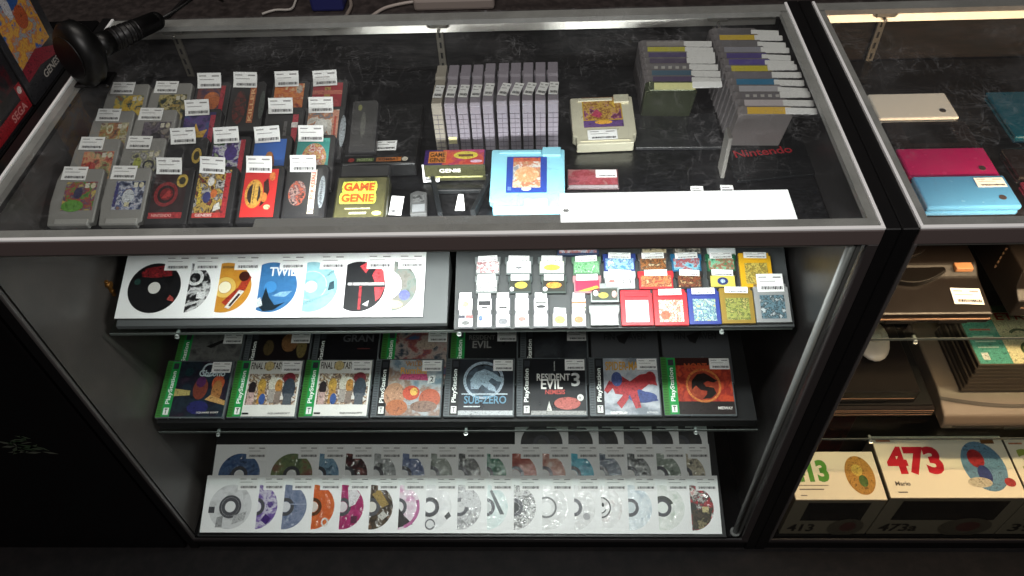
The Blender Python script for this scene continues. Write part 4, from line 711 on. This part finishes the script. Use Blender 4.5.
# ================================================================== bottom : many sleeved discs
SB = (0, .0065, .0645); SBT = 20
wedge('display_tray', .016, 1.20, SB, 13, -.006, .30, .0552, TRAYB, 'black sloping tray under the rows of sleeved discs on the case bottom')
PS_ = 13; pB = .0735
def row_tilt(h_): return PS_+math.degrees(math.asin(h_/pB))
BT = row_tilt(.0102)
BG = 'sleeved discs in rows on the bottom of the case'
F = [(260, ('#c8c8ca', '#e8e8ea', '#dcdcde'), '#e8e8e8', 'white disc with grey line art and black rings, front row, leftmost', [('o', .5, .5, .26, .26, .8, '#5a5a60'), ('r', .0, .36, .14, .5, '#4a4a50'), ('p', [(.2, .04), (.36, .04), (.36, .3), (.22, .26)], '#a8a8aa'), ('p', [(.58, .1), (.86, .2), (.9, .4), (.6, .3)], '#c0c0c2')]),
 (285.5, ('#6a4aa0', '#8a70b8', '#e0dcea', '#5a3a94'), '#e8e6ea', 'purple and white disc, front row, second', [('p', [(.64, .2), (.78, .1), (.88, .24), (.74, .34)], '#4a2a80')]),
 (314.5, ('#6a7a9a', '#8a94b0', '#5a6a8c'), '#d8d8dc', 'slate blue disc, front row, third', [('r', .6, .55, 1, .57, '#a8b0c8')]),
 (342, ('#e0661c', '#d85c18', '#e8782c'), '#d8d0c8', 'bright orange disc with dark hub, front row', [('o', .8, .16, .08, .1, .6, '#f0e8e0')]),
 (371, ('#b01a68', '#a01860', '#c03078'), '#d8d0d4', 'magenta disc with white flare, front row', [('p', [(.6, .95), (.72, .98), (.9, .78), (.8, .56), (.66, .5)], '#f0e8ee'), ('r', .72, .14, .86, .3, '#5a2040')]),
 (400, ('#3a2c26', '#5a4a34', '#2a201c', '#7a5a40'), '#d8d4cc', 'dark brown disc with gold patch, front row', [('p', [(.5, .78), (.66, .92), (.9, .56), (.74, .48)], '#a88a44'), ('p', [(.66, .3), (.78, .42), (.88, .3), (.76, .2)], '#d0ccc4')]),
 (426.5, ('#e8c8dc', '#f4e8f0', '#e0a0c8'), '#e0e0e0', 'pale pink and black disc, front row', [('p', [(.5, .04), (.5, .5), (.66, .3), (.86, .12)], '#2c2428'), ('a', .5, .5, .5, .5, .86, -70, 20, '#c86aa4')]),
 (458, ('#f0f0f0', '#e8e8ea', '#f8f8f8'), '#f4f4f4', 'white disc with black ring and small square mark, front row', [('o', .5, .5, .22, .22, .75, '#4a4a4e'), ('p', [(.84, .3), (.94, .4), (1.0, .3), (.9, .22)], '#3a3a3c'), ('o', .52, .12, .12, .12, .75, '#6a6a70')]),
 (487.5, ('#9a9a9c', '#d8d8da', '#8a8a8c', '#b8b8ba'), '#d8d8d8', 'silver grey disc with dark hub, front row', [('p', [(.5, .5), (1.0, .5), (.96, .7), (.8, .9), (.6, .98)], '#dcdcde')]),
 (514, ('#dcecec', '#e8f4f2', '#c4dcdc'), '#d0d4d4', 'white and pale green disc with grey diagonal bar, front row', [('p', [(.58, .86), (.63, .9), (.92, .34), (.82, .34)], '#6a7074')]),
 (542, ('#3a3a3c', '#e4e4e4', '#4a4a4c', '#dcdcdc', '#2a2a2c'), '#3c3c3e', 'black and white camouflage disc, front row', []),
 (574, ('#e4e4e4', '#f0f0f0', '#dadada'), '#f2f2f2', 'white disc with grey double ring, front row', [('o', .5, .5, .24, .24, .82, '#77777a')]),
 (601, ('#ececec', '#dfdfdf', '#f2f2f2'), '#ececec', 'plain pale disc, front row, between two ringed ones', [('e', .8, .3, .08, .08, '#b8b8bc')]),
 (628, ('#e8e8e8', '#f4f4f4', '#d8d0d0'), '#f2f2f2', 'white disc with smiling face ring, front row', [('o', .5, .5, .24, .24, .86, '#3c3c40'), ('e', .56, .56, .03, .05, '#2a2a2c'), ('a', .5, .5, .14, .14, .8, 200, 340, '#3c3c40')]),
 (657.5, ('#d4e0e8', '#e8f0f4', '#c0d0dc'), '#d0d8dc', 'pale blue disc with dark grey hub, front row', []),
 (690, ('#dfe6df', '#f0f2ee', '#c8d4c8'), '#e8ece8', 'white and pale green disc, front row, next to last', [('a', .5, .5, .26, .26, .7, 20, 160, '#4c504c')]),
 (719, ('#b8283a', '#e8e0d8', '#3a3a38', '#c8303c', '#4a4c44'), '#3a3a38', 'red, white and dark green disc, front row, rightmost', [('p', [(.5, .44), (.98, .5), (.9, .2), (.7, .04), (.5, .02)], art(('#33362f', '#5a4a3a', '#24261f', '#a89870'), 60, 9)), ('r', .74, .4, .88, .52, '#d8c890')])]
for i, (px, cols, hole, lab, spec) in enumerate(F):
    xr = at(px, 505, onramp(SB, PS_, 0, .03), BT).x; p = onramp(SB, PS_, xr, .0, .0008+.0006*(len(F)-i))
    sleeve('sleeved_disc', lab, 'disc', p, BT, art(cols, 40, i+70, .3, 1.0, bump=1.0), hole, i == 0, i, 0, BG, spec=spec, wnd=.049, y0=.056, ringc='#55555a' if i not in (3, 11, 13, 16) else '#5a3a24' if i == 3 else None)
G = [(270.5, ('#2a4a7a', '#4a6a98', '#1c2c4a'), 'blue'), (322, ('#5a6a4a', '#7a8a5a', '#8a5a4a'), 'olive green'), (348, ('#2a5a8a', '#8ab0c8', '#1c3c5a'), 'sea blue'), (376, ('#5a2024', '#2a1a1c', '#8a4a44'), 'dark red'), (404, ('#7a7c7c', '#b8bcbc', '#5a5c5c'), 'steel grey'), (432, ('#4a5a8a', '#7a8ab0', '#9aa0b8'), 'dusty blue'), (459.5, ('#6a7068', '#9aa098', '#b0b8b0'), 'grey-green'),
 (487.5, ('#8a8c8a', '#3a3c3c', '#c8caca'), 'grey with black arcs'), (512.5, ('#1c5a44', '#2a7a5c', '#a8c8bc'), 'emerald green'), (542.5, ('#8a2c1c', '#a8402c', '#c87a60'), 'brick red'), (571, ('#9a4a34', '#c8907c', '#d8c0b4'), 'faded red'), (599, ('#2aa8c8', '#5ac8e0', '#1c88a8'), 'bright cyan'), (626.5, ('#2a3a54', '#7a8898', '#4a5a70'), 'navy and grey'), (655.6, ('#1c1e20', '#a8acac', '#2c2e30'), 'black and white'), (685, ('#5a6a5a', '#98a498', '#7a8a7a'), 'dull green'), (709, ('#3a342c', '#c8bca0', '#5a5244'), 'brown and cream')]
for i, (px, cols, nm) in enumerate(G):
    xr = at(px, 462, onramp(SB, PS_, 0, pB+.10), BT).x; p = onramp(SB, PS_, xr, pB, .0006+.00055*(len(G)-i))
    sleeve('sleeved_disc', '%s disc in a white sleeve, second row of the case bottom' % nm, 'disc', p, BT, art(cols, 45, i+100, .3, 1.0, bump=1.0), '#e4e4e4', 0, i, 0, BG, wnd=.049, y0=.056)
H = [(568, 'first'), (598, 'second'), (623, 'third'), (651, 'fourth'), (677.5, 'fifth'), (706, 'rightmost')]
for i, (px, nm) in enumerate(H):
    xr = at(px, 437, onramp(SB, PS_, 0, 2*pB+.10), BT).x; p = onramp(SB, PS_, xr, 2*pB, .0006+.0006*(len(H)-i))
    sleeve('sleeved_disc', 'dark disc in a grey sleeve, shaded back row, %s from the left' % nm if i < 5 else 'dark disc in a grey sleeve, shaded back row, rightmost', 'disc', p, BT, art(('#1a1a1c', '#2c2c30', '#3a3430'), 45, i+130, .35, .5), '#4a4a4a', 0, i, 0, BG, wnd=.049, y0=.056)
# ================================================================== right case
T2 = .8803
HH = 'closed handheld consoles on the top shelf of the warm-lit case'
def handheld(x0, x1, y0, y1, col, label, z=T2, th=.015, logo=True, sticker=False):
    t = thing('handheld_console', label, 'handheld console', (x0, y0, z), (0, 0, 0), HH); w, d = x1-x0, y1-y0; g = mat(col, .25, 0, .4)
    b = MB(); b.box(.001, w-.001, .001, d-.001, 0, th*.46, g, .003, 2); b.obj('base', t)
    b = MB(); b.box(0, w, 0, d, th*.52, th, g, .003, 2); b.obj('lid', t)
    b = MB(); b.cyl((.012, d-.003, th*.5), (w-.012, d-.003, th*.5), .0035, mat('#222022', .4)); b.obj('hinge', t)
    if logo: b = MB(); b.cyl((w-.022, .020, th), (w-.022, .020, th+.0006), .0055, mat('#3a3232', .3)); b.obj('badge', t, label='small dark round badge')
    if sticker: price_tag(t, w-.028, d-.03, th+.001, .044, .022)
    return t
handheld(1.385, 1.520, .378, .452, '#f0e8dc', 'white closed handheld console at the back left of the warm-lit case')
b = MB(); b.box(0, .14, 0, .074, 0, .012, mat('#241e1e', .2, 0, .5), .003, 2)
t = thing('handheld_console', 'flat black handheld console between the white and the pink one', 'handheld console', (1.388, .300, T2), group=HH); b.obj('body', t)
b = MB(); b.rect(.03, .012, .108, .062, .0123, mat('#171414', .1, 0, .6)); b.obj('screen', t)
handheld(1.387, 1.528, .222, .296, '#a01c58', 'bright pink closed handheld console')
handheld(1.387, 1.528, .146, .219, '#4a86b8', 'sky blue closed handheld console with price sticker at the front', th=.02, sticker=True)
handheld(1.590, 1.68, .32, .45, '#0f4f62', 'teal closed handheld console right of the black one', th=.016, logo=False)
handheld(1.69, 1.82, .31, .44, '#2c1c5c', 'dark violet handheld console at the right edge', th=.016, logo=False)
handheld(1.552, 1.68, .215, .288, '#1c1616', 'black closed handheld console with price sticker, right of the pink one', th=.018, logo=False, sticker=True)
handheld(1.552, 1.68, .145, .21, '#5a1c2c', 'dark wine handheld console right of the sky blue one', th=.014, logo=False)
b = MB(); b.box(0, .02, 0, .1, 0, .02, mat('#cfae98', .5), .002); tagp(b.obj('foam_strip', None, (1.345, .15, T2)), 'pale strip standing left of the sky blue handheld', 'strip')
# shelves of the right case
shelf(1.33, 2.51, .104, .50, .634, 'upper glass shelf in the warm-lit case, carrying dark consoles')
shelf(1.33, 2.51, .075, .46, .352, 'lower glass shelf in the warm-lit case, carrying stacked consoles')
BR = '#2c211c'
t = thing('game_console', 'dark brown console with curved trough and price sticker, upper shelf of the warm-lit case', 'game console', (1.372, .135, .6342))
g = mat('#1c1613', .4); b = MB()
b.prism([(0, 0), (0, .026), (.075, .036), (.10, .05), (.25, .05), (.25, 0)], 0, .208, g, 'x', .004); b.obj('body', t)
b = MB(); n_ = 14; pts = [(.02+.13*i/n_, .085-.028*math.sin(math.pi*i/n_)) for i in range(n_+1)]
b.prism(pts+[(.15, .12), (.02, .12)], .034, .046, mat('#120e0c', .4), 'z', .002); b.cyl((.08, .17, .05), (.08, .17, .056), .06, g, 36); b.cyl((.08, .17, .056), (.08, .17, .0575), .05, mat('#1c1512', .3), 36); b.obj('disc_lid', t)
b = MB(); b.box(.165, .195, .082, .098, .044, .053, mat('#c98d62', .4), .001); b.obj('power_switch', t, label='orange-tan switch')
b = MB(); b.box(.002, .206, -.0015, .001, .012, .0145, mat('#b08a70', .3)); b.box(.03, .08, -.002, .001, .003, .011, mat('#171210', .5)); b.box(.12, .17, -.002, .001, .003, .011, mat('#171210', .5)); b.obj('front_trim', t)
o = price_tag(t, .172, .018, .0305, .05, .034); o.rotation_euler = (R(7), 0, R(-3))
t = thing('game_console', 'dark console with ribbed vents at the right edge, upper shelf of the warm-lit case', 'game console', (1.622, .15, .6342))
b = MB(); b.prism([(0, 0), (0, .04), (.02, .05), (.03, .085), (.24, .085), (.24, 0)], 0, .28, mat('#1d1815', .4), 'x', .003); b.obj('body', t)
b = MB()
for k in range(5): b.box(-.002, .05-.007*k, .09+.0, .092, .03+k*.011, .035+k*.011, mat('#8a6f5c', .4))
for k in range(6): b.box(.0+k*.003, .06-.003*k, .205-.018*k, .211-.018*k, .085, .088, mat('#8a6f5c', .4))
b.obj('vent_ribs', t)
b = MB(); b.box(.01, .27, -.001, .001, .022, .024, mat('#8a6a58', .4)); b.box(.09, .16, -.002, .001, .004, .014, mat('#6a5040', .4)); b.obj('front_trim', t)
t = thing('console', 'black slim console with ribbed front below the white controller', 'game console', (1.335, .125, .3522)); t.name = 'game_console.002'
g = mat('#1c1513', .4); b = MB(); b.box(0, .245, 0, .20, 0, .026, g, .0015); b.box(0, .205, .012, .20, .030, .070, g, .0015); b.box(0, .24, .008, .2, .026, .030, mat('#0f0c0b', .5)); b.obj('body', t)
b = MB()
for z in (.006, .014, .020): b.box(.002, .243, -.0012, .001, z, z+.0016, mat('#7a5c4a', .4))
b.box(.03, .2, .0108, .013, .045, .047, mat('#8a6a55', .4)); b.box(.05, .15, .0105, .013, .034, .042, mat('#0f0c0b', .5)); b.obj('front_ribs', t)
t = thing('game_controller', 'white rounded controller resting on the black slim console', 'controller', (1.470, .225, .4225), (0, 0, R(-10)))
b = MB(); b.ball((0, .03, .014), (.034, .055, .014), mat('#d8cabc', .35, 0, .2)); b.obj('shell', t)
b = MB(); b.cyl((0, .03, .027), (0, .03, .030), .017, mat('#c4b4a4', .4), 24); b.ball((0, .03, .03), (.012, .012, .004), mat('#cdbfb0', .4)); b.obj('thumb_pad', t)
b = MB(); b.tube([(0, .085, .012), (-.03, .12, .006), (-.09, .13, .004)], .0025, mat('#a89a8c', .4)); b.obj('cord', t)
t = thing('game_console', 'light grey-brown console with curved groove under the stack of game cases', 'game console', (1.588, .095, .3522))
g = mat('#6a5c50', .4); b = MB(); b.prism([(0, 0), (0, .016), (.01, .03), (.07, .048), (.24, .048), (.24, 0)], 0, .30, g, 'x', .004); b.obj('body', t)
b = MB(); pts = [(i*.02, .045-.02*math.sin(math.pi*(i*.02+.02)/.34)) for i in range(16)]
for i in range(15):
    (xa, ya), (xb, yb) = pts[i], pts[i+1]; za = .031+(ya-.01)*.3; zb = .031+(yb-.01)*.3
    b.poly([(xa, ya, za+.0012), (xb, yb, zb+.0012), (xb, yb+.007, zb+.0034), (xa, ya+.007, za+.0034)], mat('#2a201a', .5))
b.obj('groove', t)
b = MB(); b.box(.02, .28, -.001, .003, .004, .014, mat('#3a2e26', .5)); b.box(.12, .16, -.003, .002, .003, .010, mat('#14100d', .5)); b.obj('front_slot', t)
SG = 'stacked game cases on the grey-brown console'
for k in range(8):
    top = k == 7; z = .4012+k*.0112
    lab = 'topmost game case of the stack, teal and cream cover with red title' if top else 'game case with dark cover edge in the stack, %s from the bottom' % ('lowest', 'second', 'third', 'fourth', 'fifth', 'sixth', 'seventh')[k] if k else 'lowest game case of the stack on the grey-brown console'
    t = thing('jewel_case', lab, 'game case', (1.628+.0015*(k % 3), .150, z), (0, 0, R(0)), SG)
    b = MB(); b.box(0, .17, 0, .15, 0, .0104, mat('#574a3e', .3, 0, .4), .001); b.box(-.0006, .001, .002, .148, .002, .0085, mat('#1c1512', .4)); b.obj('case_shell', t)
    if top:
        b = MB(); b.draw([('r', 0, 0, .38, 1, '#5aa896'), ('r', .38, 0, 1, 1, '#e8d8a8'), ('r', 0, .88, 1, 1, '#5a7a50'), ('t', 'TETRIS', .3, .74, .62, .13, 0, '#b83a2a'), ('r', .06, .56, .3, .59, '#c05a48'), ('r', .06, .45, .3, .47, '#c8e0d0'), ('r', .06, .36, .3, .38, '#c8e0d0'), ('r', .06, .26, .3, .28, '#c8e0d0'), ('r', .06, .06, .14, .18, '#e8e4d8'), ('a', .62, .45, .14, .14, .72, -60, 150, '#4a5a30'), ('a', .66, .22, .12, .14, .72, 90, 250, '#4a5a30')], .003, .003, .164, .144, .0106); b.obj('cover_insert', t)
# figure boxes on the bottom
BX = 'numbered figure boxes on the bottom of the warm-lit case'
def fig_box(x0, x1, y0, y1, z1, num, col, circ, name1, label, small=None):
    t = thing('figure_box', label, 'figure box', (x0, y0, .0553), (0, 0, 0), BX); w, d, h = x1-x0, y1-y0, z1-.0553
    b = MB(); b.box(0, w, 0, d, 0, h, mat('#776d5c', .5), .0008); b.obj('carton', t)  # cream carton given a darker colour to paint in the shade of its front
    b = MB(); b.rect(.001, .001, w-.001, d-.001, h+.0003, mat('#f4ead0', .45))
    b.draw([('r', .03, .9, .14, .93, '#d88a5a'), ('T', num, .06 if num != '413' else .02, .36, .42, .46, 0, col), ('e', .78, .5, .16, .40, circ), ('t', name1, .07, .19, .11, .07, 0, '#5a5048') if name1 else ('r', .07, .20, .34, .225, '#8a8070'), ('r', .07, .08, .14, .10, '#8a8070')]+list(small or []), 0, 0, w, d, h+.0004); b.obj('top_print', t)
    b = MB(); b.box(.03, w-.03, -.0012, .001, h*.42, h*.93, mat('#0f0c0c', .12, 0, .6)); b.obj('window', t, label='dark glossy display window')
    b = MB(); b.draw([('t', num+('a' if num == '473' else ''), .06, .1, .3, .22, 0, '#1d1712'), ('e', .72, .22, .2, .26, '#5c5344'), ('e', .74, .24, .09, .14, '#5a2c28')], 0, 0, w, h, 0); o = b.obj('front_print', t); o.rotation_euler = (R(90), 0, 0); o.location = (0, -.0016, 0)  # print colours dulled below the top's, shade of the front face painted in
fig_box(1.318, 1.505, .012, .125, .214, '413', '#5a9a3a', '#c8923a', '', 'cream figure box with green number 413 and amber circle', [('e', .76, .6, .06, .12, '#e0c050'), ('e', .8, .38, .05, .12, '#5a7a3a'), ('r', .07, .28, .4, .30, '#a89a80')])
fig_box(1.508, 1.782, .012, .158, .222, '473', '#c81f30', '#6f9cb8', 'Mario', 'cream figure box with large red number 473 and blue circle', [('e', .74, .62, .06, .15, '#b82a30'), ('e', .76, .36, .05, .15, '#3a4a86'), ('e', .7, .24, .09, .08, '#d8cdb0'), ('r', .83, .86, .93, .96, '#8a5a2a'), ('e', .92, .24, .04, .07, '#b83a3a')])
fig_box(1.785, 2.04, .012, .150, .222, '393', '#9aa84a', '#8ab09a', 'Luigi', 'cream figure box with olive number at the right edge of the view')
b = MB(); b.box(0, .16, 0, .1, 0, .2, art(('#3a1210', '#5a1c14', '#241210', '#7a3a1c'), 18, 90), .002); b.box(.168, .6, .02, .1, 0, .185, art(('#2a2018', '#3a2c1c', '#4a3a24'), 14, 91), .002)
t = thing('carton', 'dark red and brown patterned carton behind the figure boxes', 'box', (1.33, .20, .0553)); b.obj('body', t)
